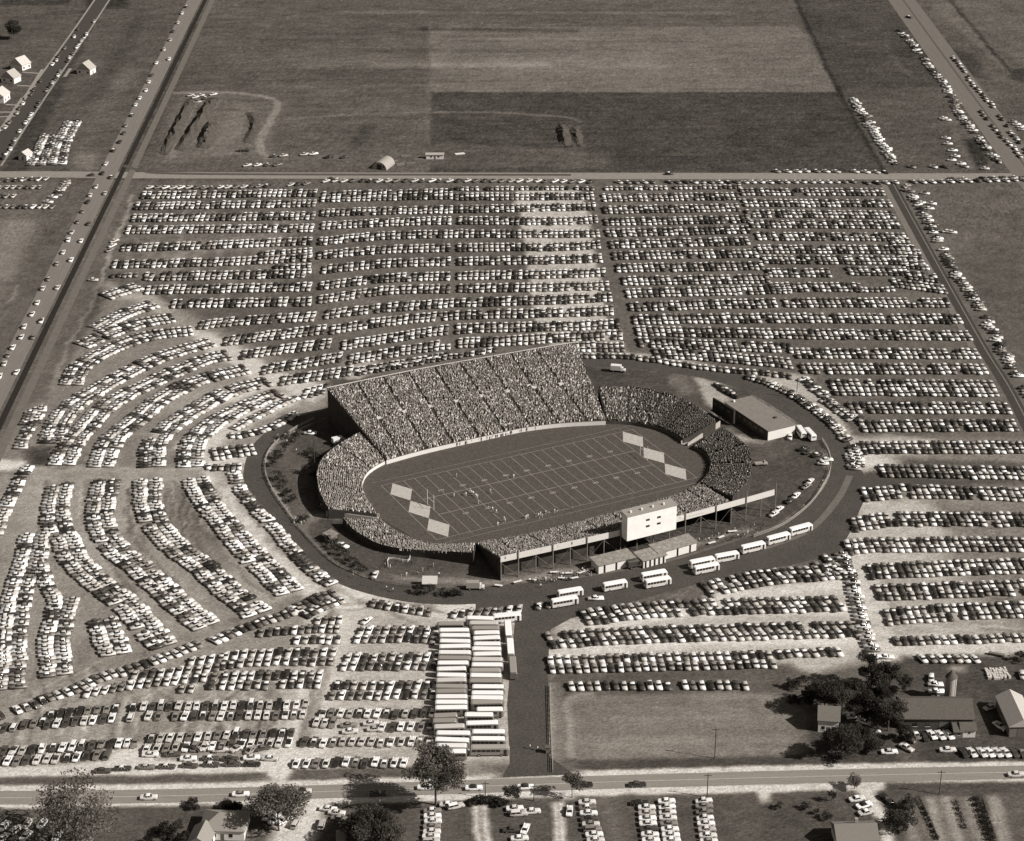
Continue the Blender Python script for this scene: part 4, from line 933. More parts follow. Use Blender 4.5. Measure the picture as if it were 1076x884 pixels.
# yards along the bottom edge
BY = [(4.5,868,70,'w','at the far lower left corner'),(17,872,60,'l','at the lower left corner'),(29,865.5,80,'w','under the bare tree at the lower left'),(45,865,75,'w','beside the trunk of the bare tree'),(27.5,878,70,'w','low in the left corner yard'),(3,881,70,'w','lowest in the left corner yard'),(13,884,70,'m','at the lowest left edge'),(60,879,80,'w','just right of the bare tree trunk'),
      (228.6,858.6,75,'w','behind the hip roofed house'),(243.7,860,20,'w','right behind the hip roofed house'),(269,876,10,'m','beside the trunk of the round tree'),(280.5,857,80,'w','upper one under the round tree'),(289,861,60,'w','second one under the round tree'),(299,862,40,'w','third one under the round tree'),(311,865,75,'l','at the edge of the pale gravel drive'),
      (345,850,-10,'w','topmost in the stack of cars by the pale drive'),(354,854,-10,'w','second in the stack of cars by the pale drive'),(357,860,-10,'m','third in the stack of cars by the pale drive'),(338,866,85,'l','left of the dark bushy tree'),(471,845.5,0,'w','beside the big tree trunk at the road'),(479,847,20,'l','right of the car by the big trunk'),
      (454.5,852,3,'m',''),(454.5,857.5,3,'w',''),(455,863,3,'w',''),(454,868.5,3,'m',''),(454,874,3,'w',''),(453,879,3,'w',''),(453,884,3,'l',''),
      (541,849.5,5,'w','by the hedge'),(545,855,5,'l','just below the hedge corner'),(559,852.5,5,'w','right of the hedge'),(538,872,0,'d','low beside the wheel tracks'),(552,871,75,'w','standing upright low by the tracks'),(546,881,5,'w','lowest by the wheel tracks'),(598.5,852,85,'w','alone under the roadside bush'),(672,844,0,'b','black and crosswise above the second column')]
for i, (x, y, h, t, nm_) in enumerate(BY): one(x, y, h, t, None, 'sedan' if t != 'l' else 'wagon', 'yard:'+nm_ if nm_ else 'column of sideways cars below the big tree', i)
for nm_, L_ in [('column of cars beside the twin wheel tracks', [(617,843,'w'),(617.5,848.6,'m'),(618.6,854.5,'w'),(619.5,860.5,'d'),(621,866,'l'),(623,871.5,'m'),(624.5,877,'w'),(626,883,'w')]),
                ('left column of the paired cars below the road', [(679.6,848.6,'w'),(680,854.5,'l'),(680.5,860,'w'),(681,865.5,'w'),(682,871,'d'),(683,877,'w'),(684,883,'w')]),
                ('right column of the paired cars below the road', [(700.5,842,'w'),(701,848,'w'),(701.5,853.6,'w'),(702,859.5,'w'),(703,865.5,'m'),(704,871.5,'w'),(705,877.5,'w'),(706,883,'w')]),
                ('rightmost column of cars below the road', [(739.7,841.5,'w'),(740,847,'m'),(740.5,853,'m'),(741,859.5,'w'),(742,865.5,'w'),(743,871.5,'l'),(744,878,'w'),(745,884,'w')])]:
    for i, (x, y, t) in enumerate(L_): one(x, y, 2+rng.normal()*2, t, None, None, nm_, i)
for i, (x, y, h, t) in enumerate([(901,839.5,15,'w'),(908,846,25,'w'),(910.5,853.5,20,'w')]): one(x, y, h, t, 'w' if i != 1 else 'b', 'sedan', 'stack of three cars beside the curving driveway', i)
one(931,839,-60,'b','b','sedan','yard:right of the curving driveway')
# farm yard
for i, x in enumerate([969,979,988,996.5,1005.6,1014,1024]): one(x, 692, 108, 'wmwdlww'[i], 'wwwwlww'[i], 'sedan', 'grass row behind the round silo', i)
for i, (x, y, t) in enumerate([(954,772,'d'),(962,772,'m'),(970.5,773.5,'b'),(979,772,'w'),(988,772.3,'w'),(997,772,'w')]): one(x, y, 105, t, None, 'sedan', 'row in front of the long barn', i)
for i, (x, t) in enumerate([(1012,'b'),(1021,'w'),(1031.6,'w'),(1039.6,'w'),(1048,'w'),(1056.5,'w'),(1065,'d'),(1073,'d')]): one(x, 790.5, 105, t, None, 'sedan', 'farm row beside the main road', i)
for x, y, h, t, nm_ in [(934.6,790,2,'w','sideways on the grass verge left of the farm gate'),(952.6,785.6,-50,'w','slanting at the farm gate'),(996,788,2,'w','sideways at the left end of the farm roadside row'),(898,752.6,10,'w','half hidden in the farm grove'),(908.7,758.5,-35,'w','slanting between the farm trees'),(917,769.5,0,'w','in the clearing beside the farmhouse'),(1041,743,30,'w','behind the pale roofed garage'),(1050.6,762.8,-60,'w','in the shade of the pale roofed garage'),(978.5,712.5,80,'w','behind the barn, topmost'),(983,719,0,'w','behind the barn, second from top'),(984,726,0,'w','behind the barn, third from top'),(987,733,0,'w','tucked against the barn roof'),(919,690,0,'w','above the farm grove'),(931,690,0,'w','right one above the farm grove'),(1074,709,85,'w','right of the stacked timber at the picture edge'),(955,776,-50,'d','in the shade of the farm trees')]:
    one(x, y, h, t, t, 'sedan', 'yard:'+nm_)
# individuals: the 300 that show largest; the rest as one mass
ORD = ['first','second','third','fourth','fifth','sixth','seventh','eighth','ninth','tenth','eleventh','twelfth','thirteenth','fourteenth','fifteenth','sixteenth','seventeenth','eighteenth','nineteenth','twentieth']
def ordw(n):
    if n < 20: return ORD[n]
    if n < 29: return 'twenty-'+ORD[n-20]
    if n == 29: return 'thirtieth'
    if n < 39: return 'thirty-'+ORD[n-30]
    return 'fortieth' if n == 39 else 'forty-'+ORD[n-40]
for c in ALL:
    px_, py_ = PX(c['x'], c['y'], .7); c['px'], c['py'] = px_, py_
    c['in'] = -8 < px_ < PW+8 and -8 < py_ < PH+10
VIS = [c for c in ALL if c['in']]
print('CARS', len(ALL), len(VIS))
VIS.sort(key=lambda c: -c['py'])
IND = VIS[:300]; REST = VIS[300:]
rows_ = {}
for c in VIS: rows_.setdefault(c['row'], []).append(c)
used = {}
KN = {'sedan': 'sedan', 'coupe': 'round backed car', 'wagon': 'station wagon', 'pickup': 'pickup truck'}
for c in IND:
    t = TONES[c['t']][1]; kn = KN[c['k']]; rt = TONES[c['rt']][1]
    roofp = '' if c['t'] == c['rt'] else ' with '+rt+' roof'
    rw = c['row']
    if rw == 'driving':
        sib = sorted([q for q in VIS if q['row'] == 'driving'], key=lambda q: q['px'])
        lab = f"{t} sedan{roofp} driving on the main road, {ordw(sib.index(c))} from the left"
    elif rw.startswith('yard:'): lab = f"{t} {kn} {rw[5:]}"
    else:
        base, _, kk = rw.partition('|')
        sib = rows_[rw]; xs = [q['px'] for q in sib]; ys = [q['py'] for q in sib]
        horiz = (max(xs)-min(xs)) > (max(ys)-min(ys))
        sib = sorted(sib, key=(lambda q: q['px']) if horiz else (lambda q: q['py']))
        line = ''
        if kk:
            k, D = map(int, kk.split('/'))
            if base.startswith('four') : line = ['front','second','third','back'][k]+' line of '
            else: line = ('front' if k == 0 else 'back')+' line of '
        base2 = base if base.startswith(('parked','second line parked')) else 'in '+(line+base)
        if len(sib) == 1: lab = f"{t} {kn} {base2}"
        else: lab = f"{t} {kn}, {ordw(sib.index(c))} from {'left' if horiz else 'top'} {base2}"
    wds = lab.split()
    if len(wds) > 16: lab = ' '.join(wds[:16])
    if lab in used: print('DUP', lab)
    used[lab] = 1
    o = make_car(c['k'], (c['x'], c['y'], .045 if c['mv'] else .01), c['h'], c['b'], c['r'])
    if c['mv'] or 'driving' in rw: o.name = 'moving_car'
    tag(o, lab, 'car', 'cars driving on the main road' if rw == 'driving' else 'cars parked around the stadium')
def cars_mass(cs):
    n = len(cs); X = np.array([c['x'] for c in cs]); Y = np.array([c['y'] for c in cs]); H_ = np.array([c['h'] for c in cs])
    hl, hw_ = CAR_L/2, CAR_W/2
    def lofts(rings):
        k = len(rings[0]); v = [p for r in rings for p in r]; f = []
        for a in range(len(rings)-1):
            for i in range(k): f.append((a*k+i, a*k+(i+1) % k, (a+1)*k+(i+1) % k, (a+1)*k+i))
        return v, f
    def rc(x0, x1, w_, z): return [(x0, -w_, z), (x1, -w_, z), (x1, w_, z), (x0, w_, z)]
    v1, f1 = lofts([rc(-hl*.97, hl*.97, hw_*.95, .25), rc(-hl, hl, hw_, .62), rc(-hl*.93, hl*.95, hw_*.92, .93)]); f1.append((8, 9, 10, 11))
    v2, f2 = lofts([rc(-hl*.55, hl*.36, hw_*.88, .9), rc(-hl*.32, hl*.13, hw_*.72, 1.47)])
    v3 = rc(-hl*.34, hl*.15, hw_*.75, 1.46)+rc(-hl*.30, hl*.12, hw_*.68, 1.54); f3 = [(0,1,5,4),(1,2,6,5),(2,3,7,6),(3,0,4,7),(4,5,6,7)]
    v4, f4 = lofts([rc(-hl*.8, hl*.82, hw_*.97, .03), rc(-hl*.8, hl*.82, hw_*1.0, .35)])
    vs = np.array(v1+v2+v3+v4); n1, n2, n3 = len(v1), len(v2), len(v3)
    fs = [f for f in f1]+[tuple(i+n1 for i in f) for f in f2]+[tuple(i+n1+n2 for i in f) for f in f3]+[tuple(i+n1+n2+n3 for i in f) for f in f4]
    kindf = [0]*len(f1)+[1]*len(f2)+[2]*len(f3)+[1]*len(f4); fs = np.array(fs)
    ls = rng.normal(1, .04, n); ws = rng.normal(1, .03, n); ca, sa = np.cos(H_), np.sin(H_)
    lx = vs[None, :, 0]*ls[:, None]; ly = vs[None, :, 1]*ws[:, None]; hz = vs[None, :, 2]*rng.normal(1, .04, n)[:, None]
    V = np.stack([X[:, None]+lx*ca[:, None]-ly*sa[:, None], Y[:, None]+lx*sa[:, None]+ly*ca[:, None], hz+.02], -1).reshape(-1, 3)
    Q = (fs[None]+(np.arange(n)*len(vs))[:, None, None]).reshape(-1, 4)
    B = np.array([c['b'] for c in cs]); Rf = np.array([c['r'] for c in cs]); Kf = np.array(kindf)
    c_ = np.where(Kf[None] == 0, B[:, None], np.where(Kf[None] == 2, Rf[:, None], .02)).reshape(-1); t1 = 1-c_
    mi = np.where(Kf[None].repeat(n, 0).reshape(-1) == 1, 1, 0)
    return V, Q, np.stack([c_*(1+.08*t1), c_*(1-.05*t1), c_*(1-.19*t1), np.ones_like(c_)], 1), mi
V, Q, fc, mi = cars_mass(REST)
mMass = mat('car_paint_mass', .5, .3, .5, attr='tone')
tag(objm('parked_cars', np_mesh('parked_cars', V, Q, face_color=fc, mi=mi, mats=[mMass, mGlassC])), 'thousands of smaller cars parked in rows on the grounds all round the stadium', 'cars', kind='stuff')

# ------------------------------------------------------------------ buses
mBus = mat('bus_paint', .5, .35, .5, objcol=True, coat=.2)
BL, BWd = 10.6, 2.45
def bus_ring(x, hw, z0, z1, c=.28):
    return [(x, -hw+.1, z0), (x, hw-.1, z0), (x, hw, z0+.1), (x, hw, z1-c), (x, hw-c, z1), (x, -hw+c, z1), (x, -hw, z1-c), (x, -hw, z0+.1)]
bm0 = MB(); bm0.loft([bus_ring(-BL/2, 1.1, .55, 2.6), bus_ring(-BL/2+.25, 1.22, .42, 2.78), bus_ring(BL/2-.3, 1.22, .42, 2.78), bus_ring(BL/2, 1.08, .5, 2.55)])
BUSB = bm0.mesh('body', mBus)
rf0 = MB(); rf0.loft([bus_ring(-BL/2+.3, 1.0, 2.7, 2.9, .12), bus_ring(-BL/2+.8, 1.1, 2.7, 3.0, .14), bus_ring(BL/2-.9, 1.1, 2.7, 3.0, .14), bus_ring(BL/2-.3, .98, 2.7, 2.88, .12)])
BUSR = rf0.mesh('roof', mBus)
BUSW = MB().box(-.56, .56, -.02, .02, 0, .86).mesh('window', mGlassC)
BUSF = MB().box(-.03, .03, -1.0, 1.0, 0, .85).mesh('windshield', mGlassC)
BUSD = MB().box(-.4, .4, -.03, .03, 0, 1.9).mesh('door', mGlassC)
WHB = MB().tube((0, -.14, 0), (0, .14, 0), .48, n=14, mi=0).tube((0, -.16, 0), (0, .16, 0), .22, n=8, mi=1).mesh('wheel', [mTyre, mHub])
BUMP = MB().box(-.08, .08, -1.15, 1.15, .42, .62).mesh('bumper', mChrome)
def make_bus(loc, rz, body, roof, scale=1.0):
    t = empty('parked_bus', loc, rz); t.scale = (scale, 1, 1)
    objm('body', BUSB, t, tint(body)); objm('roof', BUSR, t, tint(roof))
    for sy in (-1, 1):
        for k in range(7):
            if sy == -1 and k == 6: continue
            o = objm('window', BUSW, t); o.location = (-4.2+k*1.28, sy*1.225, 1.66)
        for sx in (3.1, -2.9):
            o = objm('wheel', WHB, t); o.location = (sx, sy*1.08, .48)
    o = objm('door', BUSD, t); o.location = (4.1, -1.215, .55)
    o = objm('windshield', BUSF, t); o.location = (BL/2-.04, 0, 1.6)
    o = objm('rear_window', BUSF, t); o.location = (-BL/2+.02, 0, 1.75); o.scale = (1, .7, .6)
    for x in (BL/2+.02, -BL/2-.02): o = objm('bumper', BUMP, t); o.location = (x, 0, 0)
    return t
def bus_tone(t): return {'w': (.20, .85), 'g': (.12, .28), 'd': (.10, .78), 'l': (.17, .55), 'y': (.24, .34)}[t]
BT = {'w': 'white', 'g': 'dull grey', 'd': 'dark sided white roofed', 'l': 'pale', 'y': 'greyish'}
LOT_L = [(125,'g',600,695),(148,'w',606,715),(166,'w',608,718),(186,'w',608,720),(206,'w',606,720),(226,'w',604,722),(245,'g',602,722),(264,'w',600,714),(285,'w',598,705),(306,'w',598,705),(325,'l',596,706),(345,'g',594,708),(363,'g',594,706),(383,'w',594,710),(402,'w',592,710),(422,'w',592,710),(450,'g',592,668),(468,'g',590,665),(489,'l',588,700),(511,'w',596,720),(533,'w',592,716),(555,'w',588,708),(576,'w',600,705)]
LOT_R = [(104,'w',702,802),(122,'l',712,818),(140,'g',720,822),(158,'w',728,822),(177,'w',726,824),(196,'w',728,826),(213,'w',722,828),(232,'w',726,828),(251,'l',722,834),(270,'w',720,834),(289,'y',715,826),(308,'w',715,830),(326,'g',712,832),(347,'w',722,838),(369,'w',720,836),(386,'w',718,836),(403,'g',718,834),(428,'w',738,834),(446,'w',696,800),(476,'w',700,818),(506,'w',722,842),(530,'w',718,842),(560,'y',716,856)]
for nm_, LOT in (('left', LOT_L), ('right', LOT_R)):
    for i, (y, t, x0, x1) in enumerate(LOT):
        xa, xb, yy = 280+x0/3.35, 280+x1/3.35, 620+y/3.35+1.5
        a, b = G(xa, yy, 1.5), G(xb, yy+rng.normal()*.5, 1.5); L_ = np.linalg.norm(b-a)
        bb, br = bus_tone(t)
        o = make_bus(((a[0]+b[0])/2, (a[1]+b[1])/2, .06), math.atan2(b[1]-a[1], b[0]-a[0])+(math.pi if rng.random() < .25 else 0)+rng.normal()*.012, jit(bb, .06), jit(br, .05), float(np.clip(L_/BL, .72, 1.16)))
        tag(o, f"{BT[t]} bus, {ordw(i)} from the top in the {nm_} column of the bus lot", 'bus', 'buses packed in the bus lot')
for i, (x, y0, y1, t) in enumerate([(533.2,654,673,'w'),(535.5,673,692,'w'),(538.2,692,712,'g')]):
    a, b = G(x, y0, 1.5), G(x+1.5, y1, 1.5); bb, br = bus_tone(t)
    o = make_bus(((a[0]+b[0])/2, (a[1]+b[1])/2, .06), math.atan2(b[1]-a[1], b[0]-a[0]), bb, br, .98)
    tag(o, f"{BT[t]} bus standing end to end right of the bus lot, {['upper','middle','lower'][i]} of three", 'bus', 'buses packed in the bus lot')
o = None
a, b = G(520, 650.5, 1.5), G(545, 648, 1.5)
tag(make_bus(((a[0]+b[0])/2, (a[1]+b[1])/2, .06), math.atan2(b[1]-a[1], b[0]-a[0]), .76, .82, .9), 'white bus lying across the top of the bus lot, right of the topmost row', 'bus', 'buses packed in the bus lot')
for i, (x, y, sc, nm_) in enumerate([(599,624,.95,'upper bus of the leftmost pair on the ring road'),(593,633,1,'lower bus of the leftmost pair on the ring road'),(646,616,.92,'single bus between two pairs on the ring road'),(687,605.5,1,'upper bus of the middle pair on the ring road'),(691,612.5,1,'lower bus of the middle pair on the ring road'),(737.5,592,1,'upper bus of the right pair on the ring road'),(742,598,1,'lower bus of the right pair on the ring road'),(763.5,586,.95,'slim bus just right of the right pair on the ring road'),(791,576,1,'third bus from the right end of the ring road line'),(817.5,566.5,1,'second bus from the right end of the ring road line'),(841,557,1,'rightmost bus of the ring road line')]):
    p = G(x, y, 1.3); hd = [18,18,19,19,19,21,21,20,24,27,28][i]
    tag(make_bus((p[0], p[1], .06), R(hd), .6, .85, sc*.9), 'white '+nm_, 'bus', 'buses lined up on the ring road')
for x, y, h, sc, nm_ in [(800.5,453,118,.62,'small white bus against the left side of the locker building'),(841.5,454.5,100,.72,'left one of two white vans behind the locker building'),(851,457,105,.75,'right one of two white vans behind the locker building')]:
    p = G(x, y, 1.3); tag(make_bus((p[0], p[1], .06), R(h), .74, .8, sc), nm_, 'bus', 'small buses at the locker building')
# box trucks
def truck(x, y, h, body, cabt, label, sc=1.0, boxy=True):
    p = G(x, y, 1.2); t = empty('box_truck', (p[0], p[1], .05), R(h)); t.scale = (sc, sc, sc)
    MB().box(-3.3, 1.1, -1.15, 1.15, .9, 3.0 if boxy else 1.5).build('cargo_box', mBus, t).color = (*tint(body), 1)
    MB().box(1.2, 3.0, -1.0, 1.0, .5, 1.25).box(1.2, 2.1, -.95, .95, 1.25, 2.1, tx=.15, ty=.1).build('cab', mBus, t).color = (*tint(cabt), 1)
    MB().box(2.08, 2.13, -.8, .8, 1.35, 1.95).build('windshield', mGlassC, t)
    MB().box(-3.3, 2.8, -.5, .5, .55, .88).build('frame', mSteel, t)
    for sx in (2.2, -2.1):
        for sy in (-.98, .98): o = objm('wheel', WHB, t); o.location = (sx, sy, .48)
    return tag(t, label, 'truck')
truck(500,616,0,.3,.7,'grey box truck at the left end below the near stand')
truck(650,388,-12,.75,.7,'white box truck on the lawn beyond the upper right corner stand')
truck(668,593,20,.06,.5,'dark truck beside the ticket hut under the press box', .95)
truck(357,463,28,.78,.7,'white truck parked beside the left corner stand', .95)
truck(480,622,0,.07,.06,'dark truck on the lawn left of the near stand', .8)
truck(800,486,10,.3,.4,'open truck on the lawn right of the end stand', .8, False)
truck(257,157,0,.1,.1,'dark dump truck on the dug over yard', 1.0, False)

# ------------------------------------------------------------------ buildings
def flat(name, a, **k):
    if name not in MATS: mat(name, a, **k)
    return MATS[name]
mRoofDk = flat('shingle_roof', .10, rough=.95, spec=.1, noise=.2, scale=1.5)
mRoofMd = flat('tar_roof', .19, rough=.95, spec=.1, noise=.12, scale=.6)
mRoofLt = flat('metal_roof', .55, rough=.5, spec=.4, noise=.06, scale=.8)
mWhiteW = flat('white_siding', .66, rough=.8, spec=.2, noise=.05, scale=2)
mBrick = flat('dark_brick', .09, rough=.9, spec=.1, noise=.2, scale=1.2)
mWood = flat('weathered_wood', .16, rough=.95, spec=.1, noise=.25, scale=2)
def house(name, label, cat, loc, rz, w_, d_, h, rh, wall, roof, over=.4, chimney=None, windows=(), doors=(), hip=False):
    """gable (ridge along x) or hip roofed building; w_ along x, d_ along y"""
    t = empty(name, loc, rz); tag(t, label, cat)
    wm = MB(); wm.box(-w_/2, w_/2, -d_/2, d_/2, 0, h)
    if not hip:
        for s in (-1, 1): wm.add([(s*w_/2, -d_/2, h), (s*w_/2, d_/2, h), (s*w_/2, 0, h+rh)], [(0, 1, 2) if s > 0 else (0, 2, 1)])
    wm.build('wall', wall, t)
    x, y = w_/2+over, d_/2+over; dz = rh*over/(d_/2); hx = x if not hip else max(x-y, .3); th = .18
    top = [(-x, -y, h-dz), (x, -y, h-dz), (x, y, h-dz), (-x, y, h-dz), (-hx, 0, h+rh), (hx, 0, h+rh)]
    v = [(a, b, c+th+.01) for a, b, c in top]+[(a, b, c+.01) for a, b, c in top]
    f = [(0,1,5,4),(2,3,4,5),(6,10,11,7),(8,11,10,9),(0,6,7,1),(2,8,9,3),(1,7,8,2),(3,9,6,0)]
    f += [(1,2,5),(3,0,4)] if hip else [(1,2,5),(3,0,4)]
    rfm = MB(); rfm.add(v, f); ro = rfm.build('roof', roof, t)
    if chimney: cx_, cy_, ch_ = chimney; MB().box(cx_-.45, cx_+.45, cy_-.45, cy_+.45, h, h+rh+ch_).build('chimney', flat('chimney_brick', .3, rough=.9, noise=.1, scale=3), ro)
    for (side, pos, z, ww, wh) in windows:
        m = MB(); fr = MB()
        if side in 'fb': s = -1 if side == 'f' else 1; m.box(pos-ww/2, pos+ww/2, s*d_/2-.04, s*d_/2+.04, z, z+wh); fr.box(pos-ww/2-.12, pos+ww/2+.12, s*d_/2-.06, s*d_/2+.02 if s > 0 else s*d_/2+.06, z-.16, z-.02)
        else: s = -1 if side == 'l' else 1; m.box(s*w_/2-.04, s*w_/2+.04, pos-ww/2, pos+ww/2, z, z+wh); fr.box(s*w_/2-.07, s*w_/2+.07, pos-ww/2-.12, pos+ww/2+.12, z-.16, z-.02)
        wo_ = m.build('window', mHole, t); fr.build('sill', mWhiteW, wo_)
    for (side, pos, ww, wh) in doors:
        m = MB()
        if side in 'fb': s = -1 if side == 'f' else 1; m.box(pos-ww/2, pos+ww/2, s*d_/2-.05, s*d_/2+.05, .02, wh)
        else: s = -1 if side == 'l' else 1; m.box(s*w_/2-.05, s*w_/2+.05, pos-ww/2, pos+ww/2, .02, wh)
        m.build('door', flat('door_wood', .12, rough=.7), t)
    return t
def loc(x, y, z=0): p = G(x, y, z); return (p[0], p[1], 0)
WN = [('f', -2.4, 1.0, 1.1, 1.2), ('f', 2.4, 1.0, 1.1, 1.2)]
# houses at the upper left
house('house', 'white gabled house standing alone right of the side street', 'house', loc(91,77), R(72), 7.6, 9, 3.6, 3.8, mWhiteW, flat('pale_shingles', .34, rough=.9, noise=.1, scale=2), windows=[('l', -3, 1, 1.2, 1.2), ('l', 2.6, 1, 1.2, 1.2), ('l', 0, 4.1, 1, 1)], doors=[('f', 0, 1, 2.1)])
house('house', 'white gabled house farthest up the side street, its roof brightest', 'house', loc(22,72), R(60), 8, 9.4, 3.6, 3.8, mWhiteW, flat('bright_shingles', .46, rough=.9, noise=.1, scale=2), windows=WN, doors=[('r', 0, 1, 2.1)])
house('house', 'white house in the middle of three left of the side street', 'house', loc(12,86), R(68), 7.6, 9, 3.6, 3.8, mWhiteW, MATS['pale_shingles'], windows=[('l', -2.4, 1.2, 1.2, 1.3), ('l', 2.4, 1.2, 1.2, 1.3)], doors=[('r', 0, 1, 2.1)])
house('house', 'white house cut by the left picture edge', 'house', loc(0,106), R(80), 10, 9, 4.2, 3.4, mWhiteW, MATS['bright_shingles'], windows=WN, doors=[('r', 0, 1, 2.1)])
house('shed', 'small white gabled shed below the side street houses', 'shed', loc(27,167), R(70), 6, 5, 3, 1.8, mWhiteW, MATS['bright_shingles'], windows=[('f', 0, 1.2, .8, .8)], doors=[('l', 0, 1.1, 2.1)])
# half-round hut and trailer beyond the cross road
p = loc(403,175); t = empty('quonset_hut', p, R(70)); tag(t, 'pale half round hut beyond the cross road', 'hut')
mq = MB(); nseg = 12; mq.loft([[(x, 4.2*math.cos(math.pi*i/nseg), 4.2*math.sin(math.pi*i/nseg)) for i in range(nseg+1)] for x in (-6, 6)]); mq.build('shell', flat('dull_metal', .3, rough=.6, noise=.1, scale=1), t)
MB().box(-6.06, -5.98, -1.4, 1.4, 0, 3).build('door', mHole, t); MB().box(-6.06, -5.98, -3, -2, 1.4, 2.3).build('window', mHole, t)
house('trailer', 'pale flat trailer on blocks right of the half round hut', 'trailer', loc(457,166.5), 0, 9.5, 3.2, 2.6, .5, mWhiteW, MATS['pale_shingles'], windows=[('f', -2, 1, 1, .8), ('f', 2, 1, 1, .8)], doors=[('f', 0, .9, 2)])
for x, y in [(414,170),(421,173),(426,164),(432,172),(440,168),(483,162)]:
    q = loc(x, y); t_ = MB()
    for k in range(4): t_.box(-3+rng.random(), 3-rng.random(), -1+k*.5, -.6+k*.5, 0, .35+.3*rng.random())
    o = t_.build('timber_pile', mWood if x != 483 else mWhiteW); o.location = q; o.rotation_euler[2] = rng.random()*.5
    tag(o, f"low timber pile beyond the cross road, {ordw([414,421,426,432,440].index(x))} from the hut" if x != 483 else 'small pale pile of boards right of the flat trailer', 'pile', 'timber piles by the hut')
# locker building and scoreboard at the right of the stadium
A_b, B_b, C_b = [G(x, y, 4.2) for x, y in ((761.8,423), (807.2,453), (837,447.3))]
ax = (B_b-A_b)[:2]; Lb = float(np.linalg.norm(ax)); th = math.atan2(ax[1], ax[0]); Wb = float(np.linalg.norm((C_b-B_b)[:2]))
t = empty('locker_building', (A_b[0], A_b[1], 0), th); tag(t, 'long low flat roofed building with a white end wall right of the scoreboard', 'building')
MB().box(0, Lb, 0, Wb, 0, 4.0).build('wall', mBrick, t)
MB().box(Lb+.0, Lb+.12, -.05, Wb+.05, 0, 4.02).build('end_wall', mWhiteW, t)
MB().box(-.3, Lb+.4, -.3, Wb+.3, 4.05, 4.35).build('roof', mRoofMd, t)
for k in range(7):
    w_ = MB().box(2+k*(Lb-6)/6.5, 4.2+k*(Lb-6)/6.5, -.06, .02, 1.6, 2.9).build('window', flat('pane_grey', .2, rough=.2), t)
MB().box(1, 1.8, 3, 3.8, 4.35, 5.1).build('roof_vent', mWhiteW, t); MB().box(Lb-9, Lb-8, Wb-4, Wb-3, 4.35, 5.0).build('roof_vent', mBrick, t)
MB().box(Lb*.62, Lb*.68, -.08, .02, .02, 2.4).build('door', flat('door_wood', .12, rough=.7) , t)
A_s, B_s = G(748.8, 434.5), G(771, 447.5); d_ = (B_s-A_s)[:2]; Ls = float(np.linalg.norm(d_)); th = math.atan2(d_[1], d_[0])
t = empty('scoreboard', (A_s[0], A_s[1], 0), th); tag(t, 'tall dark scoreboard panel standing beside the tunnel at the right end', 'scoreboard')
MB().box(0, Ls, -.3, .3, .9, 7.0).build('panel', flat('dark_green_panel', .03, rough=.7, noise=.15, scale=2), t)
for k in range(4): MB().box(.4+k*(Ls-1)/3, .7+k*(Ls-1)/3, .32, .6, 0, 6.8).build('post', mSteel, t)
for k in range(3):
    MB().box(1+k*Ls/3.2, 2.8+k*Ls/3.2, -.34, -.31, 4.5, 5.6).build('score_window', flat('score_slate', .09, rough=.6), t)
# tunnel walls and ramps
for (pts, nm_) in [([(753,446.5),(735,457),(719,467)], 'sloping concrete ramp between the two right end stands'), ([(344,540.5),(370,543),(398,544.5)], 'concrete ramp walls leading between the two left bend stands')]:
    P = [G(x, y, .4) for x, y in pts]; c = P[1]
    t = empty('entry_ramp', (c[0], c[1], 0)); tag(t, nm_, 'ramp')
    v, f = ribbon([q-c for q in P], 2.6, .22); MB().add(v, f).build('floor', flat('ramp_concrete', .36, rough=.9, noise=.1, scale=.8), t)
    for s in (-1, 1):
        T_ = (P[2]-P[0])[:2]; T_ /= np.linalg.norm(T_); n_ = np.array([-T_[1], T_[0]])*1.55*s
        a_, b_ = (P[0]-c)[:2]+n_, (P[2]-c)[:2]+n_; wd = np.array([-T_[1], T_[0]])*.15
        za, zb = 2.6, 1.3
        vv = [(*(a_-wd), 0), (*(b_-wd), 0), (*(b_+wd), 0), (*(a_+wd), 0), (*(a_-wd), za), (*(b_-wd), zb), (*(b_+wd), zb), (*(a_+wd), za)]
        MB().add(vv, [(3,2,1,0),(4,5,6,7),(0,1,5,4),(1,2,6,5),(2,3,7,6),(3,0,4,7)]).build('side_wall', flat('ramp_concrete', .36), t)
# concession buildings under the press box
def wall_house(name, label, a, b, depth, h, roofm, wallm, cat, bays=0):
    A_, B_ = G(*a), G(*b); d_ = (B_-A_)[:2]; Lw = float(np.linalg.norm(d_)); th = math.atan2(d_[1], d_[0])
    t = empty(name, (A_[0], A_[1], 0), th); tag(t, label, cat)
    MB().box(0, Lw, 0, depth, 0, h).build('wall', wallm, t)
    MB().add([(-.5,-.5,h+.02),(Lw+.5,-.5,h+.02),(Lw+.5,depth+.4,h+.5),(-.5,depth+.4,h+.5),(-.5,-.5,h+.24),(Lw+.5,-.5,h+.24),(Lw+.5,depth+.4,h+.75),(-.5,depth+.4,h+.75)], [(3,2,1,0),(4,5,6,7),(0,1,5,4),(1,2,6,5),(2,3,7,6),(3,0,4,7)]).build('roof', roofm, t)
    for k in range(bays): MB().box(Lw*(k+.5)/bays-.35, Lw*(k+.5)/bays+.35, -.07, .02, .02, h-.05).build('dark_bay', mHole, t)
    return t
mRoofC = flat('concession_roof', .22, rough=.95, noise=.45, scale=.9)
wall_house('concession_building', 'long white walled concession building under the near stand, left half', (629,603.5), (666,594.5), 5.6, 3.3, mRoofC, mWhiteW, 'building', 3)
wall_house('concession_building', 'long white walled concession building under the near stand, right half', (692,590), (731.5,578.5), 5.6, 3.3, mRoofC, mWhiteW, 'building', 3)
